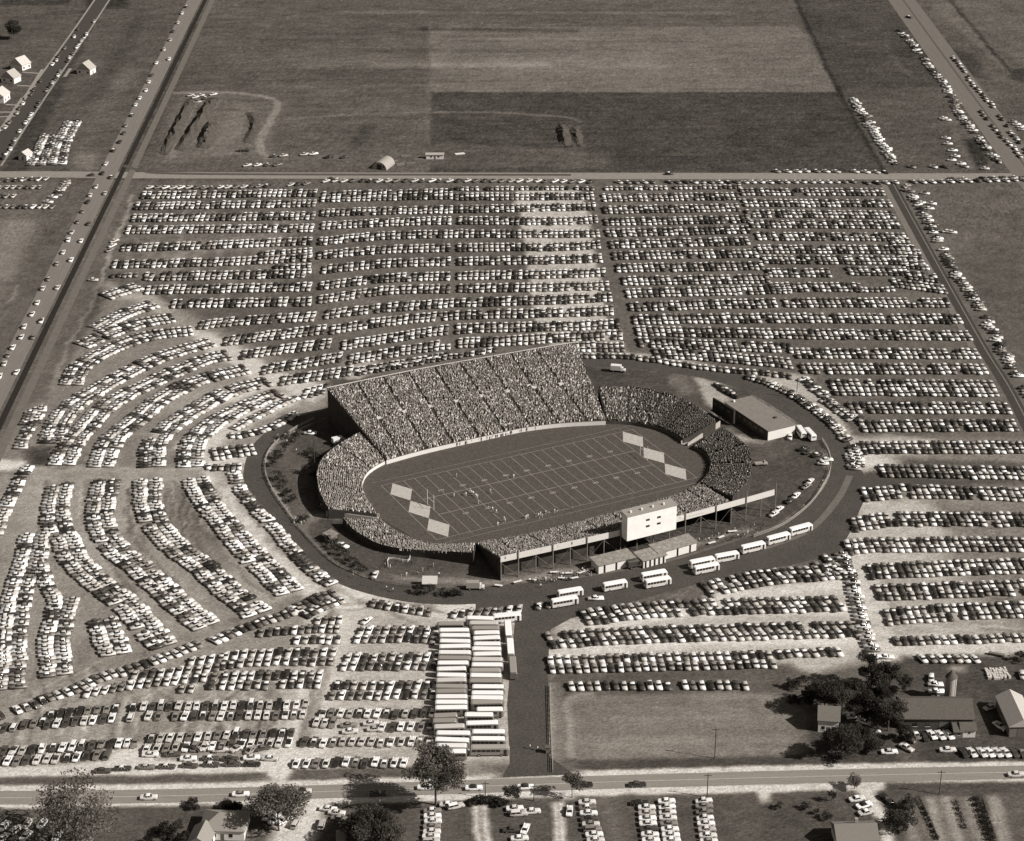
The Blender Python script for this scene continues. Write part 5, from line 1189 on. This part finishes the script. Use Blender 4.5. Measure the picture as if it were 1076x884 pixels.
wall_house('ticket_hut', 'small flat roofed ticket hut in front of the press box', (676,597.5), (699.5,591.2), 6, 3.0, mRoofC, mWhiteW, 'hut', 5)
wall_house('field_shack', 'pale shack on the lawn at the lower left of the stadium', (445,620), (458,620), 4, 2.4, flat('shack_roof', .5, rough=.8), mWood, 'shack', 0)
wall_house('ticket_hut', 'small grey hut by the ring fence below the concrete ramp', (341,567), (347,571), 3, 2.4, mRoofC, mWood, 'hut', 1)
# farm
bz = 4.2
PTS = [G(949.5,755.5,bz), G(1025,759,bz), G(1019.5,736,bz+3.0), G(949,737,bz+3.0)]
cx_, cy_ = (PTS[0][0]+PTS[1][0])/2, PTS[0][1]+6.3
t = house('barn', 'long dark shed roofed barn in the middle of the farm yard', 'barn', (cx_, cy_, 0), R(-1.5), 21.5, 12.2, bz, 3.2, flat('barn_boards', .06, rough=.95, noise=.2, scale=2), mRoofDk, over=.5, windows=[('f', -7, 1.2, 1.4, 1.2), ('f', -3, 1.2, 1.4, 1.2)], doors=[('f', 2, 3, 3.2)])
q = loc(1017, 775); house('milk_house', 'small white fronted annex at the right front corner of the barn', 'outbuilding', (q[0], q[1]+2.2, 0), 0, 4.4, 4.5, 2.7, 1.2, mWhiteW, mRoofDk, windows=[('f', .3, 1.3, .7, .6)], doors=[('l', 0, .9, 2)])
q = loc(1007, 776); house('shed', 'low brownish lean-to between the barn and the white fronted annex', 'shed', (q[0], q[1]+3, 0), 0, 2.6, 6, 2.4, 1.0, mWood, mRoofDk, windows=[('f', 0, 1.1, .6, .5)], doors=[('l', 0, .9, 2)])
q = loc(998.5, 737); t = empty('silo', (q[0], q[1]+1.4, 0)); tag(t, 'round concrete silo with a dark cone roof behind the barn', 'silo')
MB().tube((0,0,0), (0,0,8.2), 1.75, n=20).build('cylinder', flat('silo_staves', .4, rough=.8, noise=.12, scale=1.5, stretch=(3,3,.3)), t)
MB().tube((0,0,8.2), (0,0,10.6), 2.0, .1, n=20).build('roof', mRoofDk, t)
ly = MB(); ly.tube((1.2,-1.4,0), (1.2,-1.4,8), .06, n=4); ly.build('ladder', mSteel, t)
Ra, Rb, Ea = G(1060.8, 724.8, 6.2), G(1075.7, 757, 6.2), G(1059.4, 762, 4.0)
rd_ = (Ra-Rb)[:2]; Lr = float(np.linalg.norm(rd_)); rd_ /= Lr; hwid = abs(float((Ea-Rb)[:2]@np.array([-rd_[1], rd_[0]]))); mc = (Ra+Rb)/2
house('garage', 'pale metal roofed garage at the right edge of the farm yard', 'garage', (mc[0], mc[1], 0), math.atan2(rd_[1], rd_[0]), Lr-.6, 2*hwid-.8, 4.0, 2.2, mWood, flat('garage_roof', .42, rough=.6, noise=.08, scale=1), over=.4, windows=[('b', -4, 1.2, 1.2, 1), ('b', 2, 1.2, 1.2, 1)], doors=[('l', 0, 3, 3)])
q = loc(872, 770); house('farmhouse', 'dark roofed farmhouse among the trees at the left of the farm', 'house', (q[0], q[1]+4, 0), R(-8), 6.2, 8, 4.4, 2.6, mWhiteW, flat('brown_shingles', .14, rough=.95, noise=.15, scale=2), windows=[('f', -1.6, 1, 1, 1.2), ('f', 1.6, 1, 1, 1.2)], doors=[('f', 0, .9, 2)])
q = loc(1049, 712)
t = MB()
for i in range(9):
    for k in range(5): t.box(-3.4+i*.78, -2.75+i*.78, -3.2+k*1.3, -2.1+k*1.3, 0, .5+.5*rng.random(), M=Matrix.Rotation(rng.normal()*.05, 4, 'Z'))
o = t.build('stacked_timber', flat('fresh_lumber', .5, rough=.9, noise=.2, scale=2)); o.location = (q[0], q[1]+1.8, 0); tag(o, 'square stack of pale timber on the grass above the garage', 'timber stack')
q = loc(1047, 689); o = MB().box(-2.6,2.6,-.6,.6,.4,.9).box(-2,-1.6,-.7,.7,0,.8).box(1.6,2,-.7,.7,0,.8).build('hay_wagon', mWood); o.location = q; o.rotation_euler[2] = -.4; tag(o, 'small wooden hay wagon slanting on the grass beyond the farm', 'wagon')
# houses at the bottom edge
q = loc(235, 884); t = house('house', 'pale hip roofed house at the bottom between the bare tree and the round tree', 'house', (q[0], q[1]+5.2, 0), R(-4), 12.5, 9.5, 3.4, 2.6, mWhiteW, flat('pale_roof', .24, rough=.9, noise=.1, scale=2), hip=True, windows=WN, doors=[('f', 0, 1, 2.1)])
q = loc(216, 889); house('house_wing', 'low gabled wing at the left front of the pale hip roofed house', 'house', (q[0]-1, q[1]+1, 0), R(80), 8, 6, 3, 2, mWhiteW, MATS['pale_roof'], windows=[('f', 0, 1, 1, 1)], doors=[('l', 0, 1, 2)])
q = loc(900, 893); t = house('house', 'brown roofed bungalow cut by the bottom edge beside the curving driveway', 'house', (q[0], q[1]+4.2, 0), R(2), 11.5, 9, 3.4, 2.4, mWhiteW, flat('bungalow_roof', .17, rough=.9, noise=.1, scale=2), chimney=(0.5, 1.4, .9), windows=WN, doors=[('f', 0, 1, 2.1)])
q = loc(364, 892); house('shed', 'pale roofed shed at the bottom edge under the dark bushy tree', 'shed', (q[0], q[1]+2.5, 0), R(3), 5.2, 5, 2.6, 1.0, mWood, MATS['pale_roof'], windows=[('f', 0, 1, .8, .8)], doors=[('r', 0, .9, 2)])

# ------------------------------------------------------------------ trees
mBark = mat('bark', .10, .95, .1, .2, 3)
mLeafN = mat('autumn_leaves', .075, 1, 0, attr='tone')
_n = mLeafN.node_tree; _b = _n.nodes['Principled BSDF']; _t = _n.nodes.new('ShaderNodeBsdfTranslucent'); _m = _n.nodes.new('ShaderNodeMixShader'); _m.inputs[0].default_value = .45
_a = [x for x in _n.nodes if x.type == 'ATTRIBUTE'][0]; _n.links.new(_a.outputs['Color'], _t.inputs[0]); _n.links.new(_b.outputs[0], _m.inputs[1]); _n.links.new(_t.outputs[0], _m.inputs[2])
_n.links.new(_m.outputs[0], [x for x in _n.nodes if x.type == 'OUTPUT_MATERIAL'][0].inputs[0])
mLeafD = mLeafN
def tree_meshes(h, cr, sparse, seed, trunk_h=.35, dens=1.0, tone=.07, lobes=9):
    r = np.random.default_rng(seed); rd = random.Random(seed)
    tk_ = MB(); pts = []
    lean = (r.normal()*.03*h, r.normal()*.03*h); th_ = trunk_h*h; r0 = max(.10, h*.024)
    segs = 5; prev = (0, 0, 0)
    for i in range(1, segs+1):
        t = i/segs; cur = (lean[0]*t*t, lean[1]*t*t, h*.72*t); tk_.tube(prev, cur, r0*(1-.8*(i-1)/segs), r0*(1-.8*t), n=7); prev = cur
    cl = []
    for k in range(lobes):
        a = k*2.4+r.random()*.8; zf = trunk_h+.02+(.62-trunk_h*.5)*r.random(); rad = cr*(.45+.5*r.random())*(1-.55*max(0, zf-.55)/.45)
        st = Vector((lean[0]*zf, lean[1]*zf, h*min(zf, .66)*(.82))); en = Vector((math.cos(a)*rad, math.sin(a)*rad, h*(zf+.12+.10*r.random())))
        mid = (st+en)/2+Vector((0, 0, h*.05)); tk_.tube(st, mid, r0*.42, r0*.28, n=5); tk_.tube(mid, en, r0*.28, r0*.08, n=5); cl.append((en, cr*(.26+.18*r.random())))
        for q in range(3):
            e2 = mid.lerp(en, .5)+Vector((r.normal()*cr*.25, r.normal()*cr*.25, r.normal()*h*.05)); tk_.tube(mid, e2, r0*.16, r0*.05, n=4); cl.append((e2, cr*(.18+.14*r.random())))
    cl.append((Vector((lean[0], lean[1], h*.86)), cr*.42)); cl.append((Vector((lean[0]+cr*.2, lean[1], h*.75)), cr*.4))
    V_, Q_, C2 = [], [], []
    for c, rr_ in cl:
        lf = .12+.014*cr; n = int(min(9000, 2.4*dens*(1-sparse*.72)*(rr_/lf)**2)); shade = (.55+.9*r.random())
        d = r.normal(size=(n, 3)); d /= np.linalg.norm(d, axis=1)[:, None]; rad = rr_*(.35+.7*r.random(n)**.6); P = np.array(c)+d*rad[:, None]*np.array([1, 1, .8])
        sz = lf*(.6+.9*r.random(n)); nn = r.normal(size=(n, 3)); nn /= np.linalg.norm(nn, axis=1)[:, None]
        u = np.cross(nn, r.normal(size=(n, 3))); u /= np.linalg.norm(u, axis=1)[:, None]; v = np.cross(nn, u)
        q = np.stack([P-u*sz[:, None]-v*sz[:, None]*.6, P+u*sz[:, None]-v*sz[:, None]*.6, P+u*sz[:, None]*.7+v*sz[:, None]*.6, P-u*sz[:, None]*.7+v*sz[:, None]*.6], 1)
        b0 = sum(len(x) for x in V_)*1; V_.append(q.reshape(-1, 3)); Q_.append(np.arange(n*4).reshape(-1, 4)+b0)
        C2.append(tone*shade*(.85+.35*r.random(n)))
    V_, Q_, C2 = np.concatenate(V_), np.concatenate(Q_), np.concatenate(C2)
    t1 = 1-C2; fcc = np.stack([C2*(1+.08*t1), C2*(1-.05*t1), C2*(1-.19*t1), np.ones_like(C2)], 1)
    return tk_.mesh('trunk', mBark), np_mesh('crown', V_, Q_, face_color=fcc, mats=[mLeafN])
def tree(x, y, h, cr, label, sparse=0, seed=1, name='tree', trunk_h=.35, dens=1.0, tone=.07, lobes=9, group=None, cat='tree'):
    cr *= .9; h *= .96; tone *= 1.3
    tm, cm = tree_meshes(h, cr, sparse, seed, trunk_h, dens, tone, lobes); p = G(x, y)
    t = empty(name, (p[0], p[1], 0), seed*1.3); objm('trunk', tm, t); objm('crown', cm, t); return tag(t, label, cat, group)
tree(82, 893, 22, 12.0, 'large nearly bare tree spreading over the road at the lower left', .62, 3, tone=.13, trunk_h=.28, lobes=22, dens=.36)
tree(458, 846, 17.5, 8.6, 'big leafy tree in front of the buses beside the main road', .25, 4, tone=.12, trunk_h=.42, lobes=15)
tree(293, 873, 14.5, 8.2, 'round pale tree by the gravel drive at the lower left', .3, 5, tone=.13, trunk_h=.34, lobes=14)
tree(388, 888, 12, 7.6, 'dark bushy tree at the bottom edge right of the pale drive', 0, 6, tone=.06, trunk_h=.2, lobes=14, dens=1.2)
tree(410, 893, 10, 5, 'smaller dull tree at the bottom edge beside the dark bushy tree', .2, 16, tone=.09, trunk_h=.2)
tree(186, 893, 10, 3.8, 'dark narrow tree left of the hip roofed house', 0, 7, tone=.035, trunk_h=.12, lobes=10, dens=1.3)
tree(172, 876, 3.4, 2.6, 'dark round bush above the narrow tree left of the hip roofed house', 0, 27, 'bush', .1, 1.0, .03, cat='bush')
tree(538, 843, 5.6, 2.9, 'small dark tree at the road above the hedge', .2, 8, tone=.07)
tree(601, 838, 8, 3.6, 'thin roadside tree at the mouth of the bus entrance', .45, 9, tone=.10)
tree(898, 829, 4.8, 2.4, 'small pale tree at the road end of the curving driveway', .2, 10, tone=.13)
tree(943, 872, 6.5, 5.0, 'dark spreading bush right of the curving driveway', .2, 11, tone=.05, trunk_h=.1, cat='bush', name='bush')
tree(955, 850, 4.5, 3.4, 'scrubby bush above the dark one at the garden corner', .4, 12, tone=.09, trunk_h=.1, cat='bush', name='bush')
tree(202, 848, 2.2, 2.4, 'low dark scrub along the road verge behind the hip roofed house', .1, 13, tone=.05, trunk_h=.1, cat='bush', name='bush')
tree(242, 852, 2.6, 3.8, 'low dark scrub right above the hip roofed house', .1, 14, tone=.045, trunk_h=.1, cat='bush', name='bush')
GROVE = [(915,724,13,5.0,'tallest dark tree at the top of the farm grove'),(934,727,12,4.0,'dark tree at the upper right of the farm grove'),(950,727,7,2.6,'smaller tree at the right of the farm grove top'),(866,748,12,5.6,'broad dark tree at the left of the farm grove'),(884,755,11,5.0,'dark tree in the middle left of the farm grove'),(850,742,8,3.6,'lower tree at the far left of the farm grove'),(911,760,11,5.0,'dark tree in the centre of the farm grove'),(933,768,12,5.6,'dark tree touching the left end of the barn'),(884,796,12,6.0,'dark tree in front of the farmhouse'),(900,786,9,4.2,'tree right of the farmhouse front tree'),(918,790,5,3.2,'bush at the farm gate'),(952,779,6,3.0,'tree shading the left end of the barn row'),(925,742,9,4,'tree in the middle right of the farm grove'),(898,738,9,4,'tree below the tallest grove tree')]
for i, (x, y, h, cr, lb) in enumerate(GROVE): tree(x, y, h, cr, lb, .05, 30+i, tone=.045+.02*(i % 3 == 1), trunk_h=.18, lobes=11, dens=1.05, group='trees of the farm grove')
for i, (x, y, h, cr, lb) in enumerate([(834,724,3.6,2.6,'left one of two bushes at the upper corner of the mown pasture'),(842,722,4,2.4,'right one of two bushes at the upper corner of the mown pasture'),(835,737,1.8,2.6,'low bush at the upper right of the mown pasture'),(1072,695,4,2.4,'dark bush at the right edge above the garage'),(818,850,2.4,1.3,'lone shrub in the grass below the road, leftmost'),(847,850,2.6,1.6,'second shrub in the grass below the road'),(874,842,4.2,1.7,'thin young tree in the grass below the road'),(868,861,2.4,1.8,'lowest shrub in the grass left of the bungalow'),(858,856,2.2,1.2,'small shrub near the lowest shrub by the bungalow'),(1035,893,1,1,'')]):
    if lb: tree(x, y, h, cr, lb, .1, 60+i, 'bush', .12, .7, .05, 7, cat='bush')
tree(15, 41, 14, 6, 'lone round tree in the field at the upper left', .15, 80, tone=.05, trunk_h=.22, lobes=12)
for i, (x, y) in enumerate([(498,845),(506,844),(514,844.5),(522,846),(529,847)]): tree(x, y, 2.4, 2.0, ['first','second','third','fourth','fifth'][i]+' hedge bush from the left beside the big tree lot', 0, 90+i, 'bush', .08, .8, .045, 7, group='hedge bushes below the road', cat='bush')
# shrubs inside the ring fence on the left
sh = [(300,462),(306,468),(299,475),(292,482),(288,490),(313,458),(293,505),(297,513),(302,521),(307,528),(325,478),(331,482),(338,486),(322,498),(330,502),(356,470),(363,476),(352,577),(359,584),(366,590),(372,596),(380,601),(346,571),(320,548),(440,624),(452,625),(465,626),(478,627)]
for i, (x, y) in enumerate(sh):
    tree(x, y, 3.0+rng.random()*1.6, 1.7+rng.random()*1.0, f"{ordw(i)} dark shrub counted from the top left along the inside of the ring fence" if i < 15 else f"{ordw(i-15)} low shrub on the lawn beside the left and lower stands", .15, 120+i, 'shrub', .1, .45, .04, 6, group='shrubs on the lawn round the stands', cat='shrub')
gv, gq, gc2 = [], [], []
for (x0, y0), (x1, y1), wd, dens_ in [((966,841),(986,884),.5,1.0),((1003,841),(1014,872),.7,.6),((1024,839),(1041,884),1.5,1.6),((1032,843),(1046,884),.5,.5),((955,842),(960,862),.8,.5)]:
    a_, b_ = G(x0, y0), G(x1, y1); L_ = np.linalg.norm(b_-a_); n = int(L_*60*dens_)
    tt = rng.random(n); tt = tt[np.sin(tt*L_*2.2+x0) > -.55]; n = len(tt)
    P = a_+(b_-a_)*tt[:, None]; P[:, 0] += rng.normal(0, wd*.5, n); P[:, 1] += rng.normal(0, .3, n); P[:, 2] = rng.random(n)*.9+.05
    d1 = rng.normal(size=(n, 3)); d1 /= np.linalg.norm(d1, axis=1)[:, None]; d2 = np.cross(d1, rng.normal(size=(n, 3))); d2 /= np.linalg.norm(d2, axis=1)[:, None]
    q = np.stack([P-d1*.2, P+d2*.15, P+d1*.2, P-d2*.15], 1).reshape(-1, 3); base_ = sum(len(v_) for v_ in gv); gv.append(q); gq.append(np.arange(n*4).reshape(-1, 4)+base_); gc2.append(.045*(.7+.6*rng.random(n)))
gv, gq, gc2 = np.concatenate(gv), np.concatenate(gq), np.concatenate(gc2); t1 = 1-gc2
tag(objm('garden_rows', np_mesh('garden_rows', gv, gq, face_color=np.stack([gc2*(1+.08*t1), gc2*(1-.05*t1), gc2*(1-.19*t1), np.ones_like(gc2)], 1), mats=[mLeafN])), 'dark broken rows of garden plants on the tilled plot at the lower right', 'garden plants', kind='stuff')
# ------------------------------------------------------------------ poles and fences
mPole = mat('creosote_pole', .07, .9, .1)
def pole(x, y, h, label, arm=True, tilt=0):
    p = G(x, y); t = empty('utility_pole', (p[0], p[1], 0), R(0)); MB().tube((0,0,0), (tilt,0,h), .16, .11, n=7).build('shaft', mPole, t)
    if arm:
        MB().box(-1.1, 1.1, -.07, .07, h-.9, h-.75).build('crossarm', mPole, t)
        for s in (-1, 1): MB().tube((s*.9,0,h-.75), (s*.9,0,h-.55), .06, n=6).build('insulator', mHub, t)
    return tag(t, label, 'utility pole', 'utility poles')
for x, y, h, lb in [(743,838,8.5,'utility pole at the road above the rightmost column of cars'),(751,797,11,'utility pole at the lower edge of the mown pasture'),(987,835,8.5,'utility pole at the road beside the garden rows'),(510,839,6,'short utility pole right of the big roadside tree'),(561,842,6,'short utility pole beside the small dark tree at the road'),(837,418,9,'lamp pole beside the ring road behind the locker building'),(331,497,14,'tall pole beside the left corner stand'),(305,172,9,'utility pole beyond the cross road'),(620,176,9,'utility pole beyond the cross road, right one')]: pole(x, y, h, lb)
def fence(line, h, m, label, sp=3, rails=2, solid=False, name='fence'):
    P = [p[:2] for p in gp(line)]; P = np.array(smooth(P, 5)); c = P.mean(0); d = np.r_[0, np.cumsum(np.hypot(*np.diff(P, axis=0).T))]
    t = empty(name, (c[0], c[1], 0)); tag(t, label, 'fence'); n = max(2, int(d[-1]/sp)); s = np.linspace(0, d[-1], n)
    Q = np.stack([np.interp(s, d, P[:, 0]), np.interp(s, d, P[:, 1])], 1)-c
    pm = MB(); rm = MB()
    for q in Q[:95]: MB().box(q[0]-.08, q[0]+.08, q[1]-.08, q[1]+.08, 0, h).build('post', m, t)
    for k in range(rails):
        z = h*(k+1)/rails-.06; v, f = [], []
        T_ = np.gradient(Q, axis=0); T_ /= np.linalg.norm(T_, axis=1)[:, None]; N_ = np.stack([-T_[:, 1], T_[:, 0]], 1)*.06
        ht = .12 if not solid else h/rails-.02
        rings = [[(q[0]-a[0], q[1]-a[1], z-ht), (q[0]+a[0], q[1]+a[1], z-ht), (q[0]+a[0], q[1]+a[1], z), (q[0]-a[0], q[1]-a[1], z)] for q, a in zip(Q, N_)]
        MB().loft(rings).build('rail', m, t)
    return t
mFence = flat('pale_fence', .34, rough=.9)
sm_ = [(345,439),(324,447),(303,457),(289,467),(280,478),(278,494),(283,508)]
fence([(330,441),(312,450),(296,461),(283,474),(279,486),(279,498),(285,513),(296,530),(310,549)], 1.2, mFence, 'pale ring fence curving round the upper left of the stadium lawn', 3.4, 3)
fence([(313,553),(328,570),(350,591),(372,602),(400,612),(440,618),(480,619)], 1.2, flat('dull_fence', .2, rough=.9), 'dull ring fence along the lower left of the stadium lawn', 3.4, 3)
fence([(792,565),(822,553),(850,532),(866,510),(873,492),(871,476),(864,463)], 1.4, mFence, 'pale ring fence curving round the right end of the stadium lawn', 3.4, 3)
fence([(578,722),(579,760),(581,812)], 1.3, mFence, 'pale fence between the bus entrance and the mown pasture', 2.6, 3)
fence([(408,596),(409,588),(428,591),(431,586)], 1.0, flat('white_rail', .75, rough=.7), 'white rail frame at the edge of the low corner stand', 1.6, 2)

# ------------------------------------------------------------------ people
def person_mesh(pose):
    me = bpy.data.meshes.new('figure'); bm = bmesh.new()
    J = {'pel': (0,0,.95,.15), 'ch': (.02,0,1.32,.17), 'nk': (.03,0,1.5,.07), 'hd': (.05,0,1.64,.11), 'tp': (.05,0,1.74,.08)}
    lg = {'stand': [(.0,.10,.5),(-.02,.11,.06),(0,-.10,.5),(-.02,-.11,.06)], 'run': [(.28,.10,.58),(.12,.10,.12),(-.12,-.10,.5),(-.5,-.10,.32)], 'crouch': [(.25,.15,.5),(.02,.18,.06),(.1,-.16,.46),(-.25,-.2,.06)]}[pose]
    ar = {'stand': [(.0,.26,1.12),(.08,.27,.86),(0,-.26,1.12),(.08,-.27,.86)], 'run': [(-.18,.27,1.15),(.05,.28,1.0),(.2,-.26,1.18),(.4,-.2,1.35)], 'crouch': [(.3,.25,.95),(.42,.12,.7),(.3,-.25,.95),(.42,-.12,.7)]}[pose]
    if pose == 'crouch': J.update({'pel': (-.15,0,.68,.16), 'ch': (.18,0,.98,.17), 'nk': (.32,0,1.1,.07), 'hd': (.42,0,1.2,.11), 'tp': (.46,0,1.29,.08)})
    names = list(J); vs = {k: bm.verts.new(J[k][:3]) for k in names}; rad = {k: J[k][3] for k in names}
    E2 = [('pel','ch'),('ch','nk'),('nk','hd'),('hd','tp')]
    for s, (k, f) in enumerate(((lg[0], lg[1]), (lg[2], lg[3]))):
        sg = 1 if s == 0 else -1; p = J['pel']
        vs[f'h{s}'] = bm.verts.new((p[0], sg*.1, p[2]-.08)); rad[f'h{s}'] = .10; vs[f'k{s}'] = bm.verts.new(k); rad[f'k{s}'] = .07; vs[f'f{s}'] = bm.verts.new(f); rad[f'f{s}'] = .05
        vs[f't{s}'] = bm.verts.new((f[0]+.17, f[1], max(f[2]-.02, .04))); rad[f't{s}'] = .04; E2 += [('pel', f'h{s}'), (f'h{s}', f'k{s}'), (f'k{s}', f'f{s}'), (f'f{s}', f't{s}')]
    for s, (k, f) in enumerate(((ar[0], ar[1]), (ar[2], ar[3]))):
        sg = 1 if s == 0 else -1; c = J['ch']
        vs[f's{s}'] = bm.verts.new((c[0], sg*.2, c[2]+.08)); rad[f's{s}'] = .065; vs[f'e{s}'] = bm.verts.new(k); rad[f'e{s}'] = .05; vs[f'w{s}'] = bm.verts.new(f); rad[f'w{s}'] = .04
        E2 += [('ch', f's{s}'), (f's{s}', f'e{s}'), (f'e{s}', f'w{s}')]
    for a, b in E2: bm.edges.new((vs[a], vs[b]))
    bm.verts.index_update(); order = {k: v.index for k, v in vs.items()}; bm.to_mesh(me); bm.free()
    ob = bpy.data.objects.new('figure', me); col.objects.link(ob); md = ob.modifiers.new('s', 'SKIN')
    for k, i in order.items(): me.skin_vertices[0].data[i].radius = (rad[k], rad[k])
    me.skin_vertices[0].data[order['pel']].use_root = True
    sd = ob.modifiers.new('d', 'SUBSURF'); sd.levels = 1; sd.render_levels = 1
    dg = bpy.context.evaluated_depsgraph_get(); out = bpy.data.meshes.new_from_object(ob.evaluated_get(dg)); bpy.data.objects.remove(ob)
    zh = J['nk'][2]; zp = J['pel'][2]-.02
    return out, zh, zp
mCloth = mat('person_clothes', .5, .9, .1, objcol=True); mTrou = [mat('trousers_dark', .05, .9, .1), mat('trousers_pale', .6, .9, .1)]; mSkin = mat('skin', .35, .6, .3); mHair = mat('hair', .03, .8, .1); mHelm = mat('helmet', .5, .3, .5)
PM = {}
for pose in ('stand', 'run', 'crouch'):
    for tr_ in (0, 1):
        me, zh, zp = person_mesh(pose); me.materials.clear()
        for m in (mCloth, mTrou[tr_], mSkin, mHelm if tr_ else mHair): me.materials.append(m)
        for p in me.polygons:
            z = p.center.z; p.material_index = 3 if z > zh+.14 else 2 if z > zh+.02 else 0 if z > zp else 1; p.use_smooth = True
        me.name = 'body'; PM[pose, tr_] = me
def person(X, Y, z, h, pose, tr_, shirt, label, group):
    o = bpy.data.objects.new('person', PM[pose, tr_]); col.objects.link(o); o.location = (X, Y, z); o.rotation_euler = (0, 0, h); o.color = (*tint(shirt), 1)
    return tag(o, label, 'person', group)
def fpx(a, b, s=5.38, ox=380, oy=440): return G(ox+a/s, oy+b/s, .1)
PL_ = [(522,442,'w','run'),(580,432,'d','crouch'),(590,438,'w','stand'),(612,414,'w','run'),(622,424,'w','crouch'),(632,428,'w','crouch'),(640,436,'d','crouch'),(648,440,'w','crouch'),(655,450,'w','run'),(660,482,'w','stand'),(728,418,'w','run'),(735,424,'d','stand'),(716,505,'d','run'),(740,520,'w','run'),(762,535,'w','run'),(805,575,'w','stand'),(812,585,'w','stand'),(770,606,'w','stand'),(860,336,'w','stand'),(537,330,'w','stand'),(625,436,'d','crouch'),(645,428,'d','crouch')]
for i, (a, b, t, ps) in enumerate(PL_):
    p = fpx(a, b); sh_ = .75 if t == 'w' else .08
    person(p[0], p[1], .13, rng.random()*6.28, ps, 1, sh_, f"football player in {'white' if t == 'w' else 'dark'} jersey on the left half, {ordw(sorted(range(len(PL_)), key=lambda k: PL_[k][0]).index(i))} from the left", 'football players on the field')
for i, (a, b, t) in enumerate([(925,572,'w'),(940,562,'w'),(985,560,'b'),(1000,556,'w'),(1012,548,'w'),(1005,566,'b'),(1040,540,'w'),(1060,536,'b'),(1020,560,'w'),(985,545,'b'),(932,566,'w'),(1090,532,'w'),(1105,528,'b'),(1190,505,'b')]):
    p = fpx(a, b); person(p[0], p[1], .13, rng.random()*6.28, 'stand', 1, .75 if t == 'w' else .04, f"team member in {'white' if t == 'w' else 'black'} on the near sideline, {ordw(sorted([925,940,985,1000,1012,1005,1040,1060,1020,985.5,932,1090,1105,1190]).index(a if i != 9 else 985.5))} from the left", 'team on the near sideline')
for i in range(44):
    u = -14+i*.85+rng.normal()*.3; vv = 42.5+rng.normal()*.5; p = W(u, vv); person(p[0], p[1], .13, rng.random()*6.28, 'stand', int(rng.random() < .2), [.04,.3,.7][i % 3], f"{['dark','grey','pale'][i % 3]} clothed person, {ordw(i)} from left along the far stand wall", 'people along the far sideline')
for i, (x, y, nm_) in enumerate([(624,548,'lone person in white on the near side margin of the field'),(544,447,'person near the far wall of the field'),(565,789,'left person walking at the bus entrance by the road'),(557,787,'right person walking at the bus entrance by the road'),(371,607,'person by the lower left ring fence'),(406,620,'person on the ring road verge below the lawn'),(413,622,'second person on the ring road verge'),(730,600,'person on foot on the ring road near the parked cars'),(864,508,'person at the right ring fence'),(844,534,'person at the lower right ring fence'),(604,642,'')]):
    if nm_: p = G(x, y); person(p[0], p[1], .06, rng.random()*6, 'stand', 0, .6, nm_, None)
SH_ = ['queuing below the near stand', 'strolling right of the near stand', '', 'at the left ring fence gate', 'at the foot of the left corner stand', 'on the lawn beside the right end stand', 'on the lawn at the lower left', 'on the lawn left of the stadium']
for k, (cx2, cy2, n, sx, sy, lb) in enumerate([(600,606,46,42,5,'one of the people queuing behind the posts below the near stand'),(760,566,26,44,5,'one of the people strolling along the fence right of the near stand'),(325,563,0,6,4,''),(314,549,12,6,4,'one of a knot of people at the left gate of the ring fence'),(340,535,10,5,3,'one of the people gathered at the foot of the left corner stand'),(780,480,9,6,9,'one of the people on the lawn beside the right end stand'),(430,600,12,34,8,'one of the people scattered on the lawn at the lower left'),(300,470,10,16,12,'one of the people scattered on the lawn left of the stadium')]):
    for i in range(n):
        x = cx2-sx+2*sx*(i+.5)/n; y = cy2+rng.uniform(-sy, sy)-(x-cx2)*(.22 if k < 2 else 0)
        p = G(x, y); person(p[0], p[1], .05, rng.random()*6, 'stand', int(rng.random() < .3), [.05,.35,.75][i % 3], f"{['dark','grey','pale'][i % 3]} clothed person, {ordw(i)} from left {SH_[k]}", lb.replace('one of the ', '').replace('one of ', ''))
# crates and tables behind the near stand
for i, (x, y, s_) in enumerate([(583,603,1.6),(590,609,1.2),(596,604,1.8),(604,609,1.3),(612,603,1.6),(619,600,2.0),(560,611,1.4),(544,613,1.6),(524,617,1.4),(748,572,1.5),(758,566,1.4),(770,560,1.6)]):
    p = G(x, y); t = empty('snack_table', (p[0], p[1], 0), R(18)+rng.normal()*.3); MB().box(-s_, s_, -.5, .5, .74, .8).build('top', mWhiteW, t)
    for sx in (-1, 1):
        for sy in (-1, 1): MB().box(sx*(s_-.1)-.04, sx*(s_-.1)+.04, sy*.4-.04, sy*.4+.04, 0, .74).build('leg', mWood, t)
    tag(t, f"white topped snack table below the near stand, {ordw(sorted([583,590,596,604,612,619,560,544,524,748,758,770]).index(x))} from the left", 'table', 'snack tables behind the near stand')
p = G(576, 791); t = empty('gate_booth', (p[0], p[1], 0)); MB().box(-.7,.7,-.7,.7,0,2.1).build('wall', mWood, t); MB().box(-.9,.9,-.9,.9,2.1,2.25).build('roof', mRoofDk, t); tag(t, 'small dark gate booth beside the pale fence at the bus entrance', 'booth')
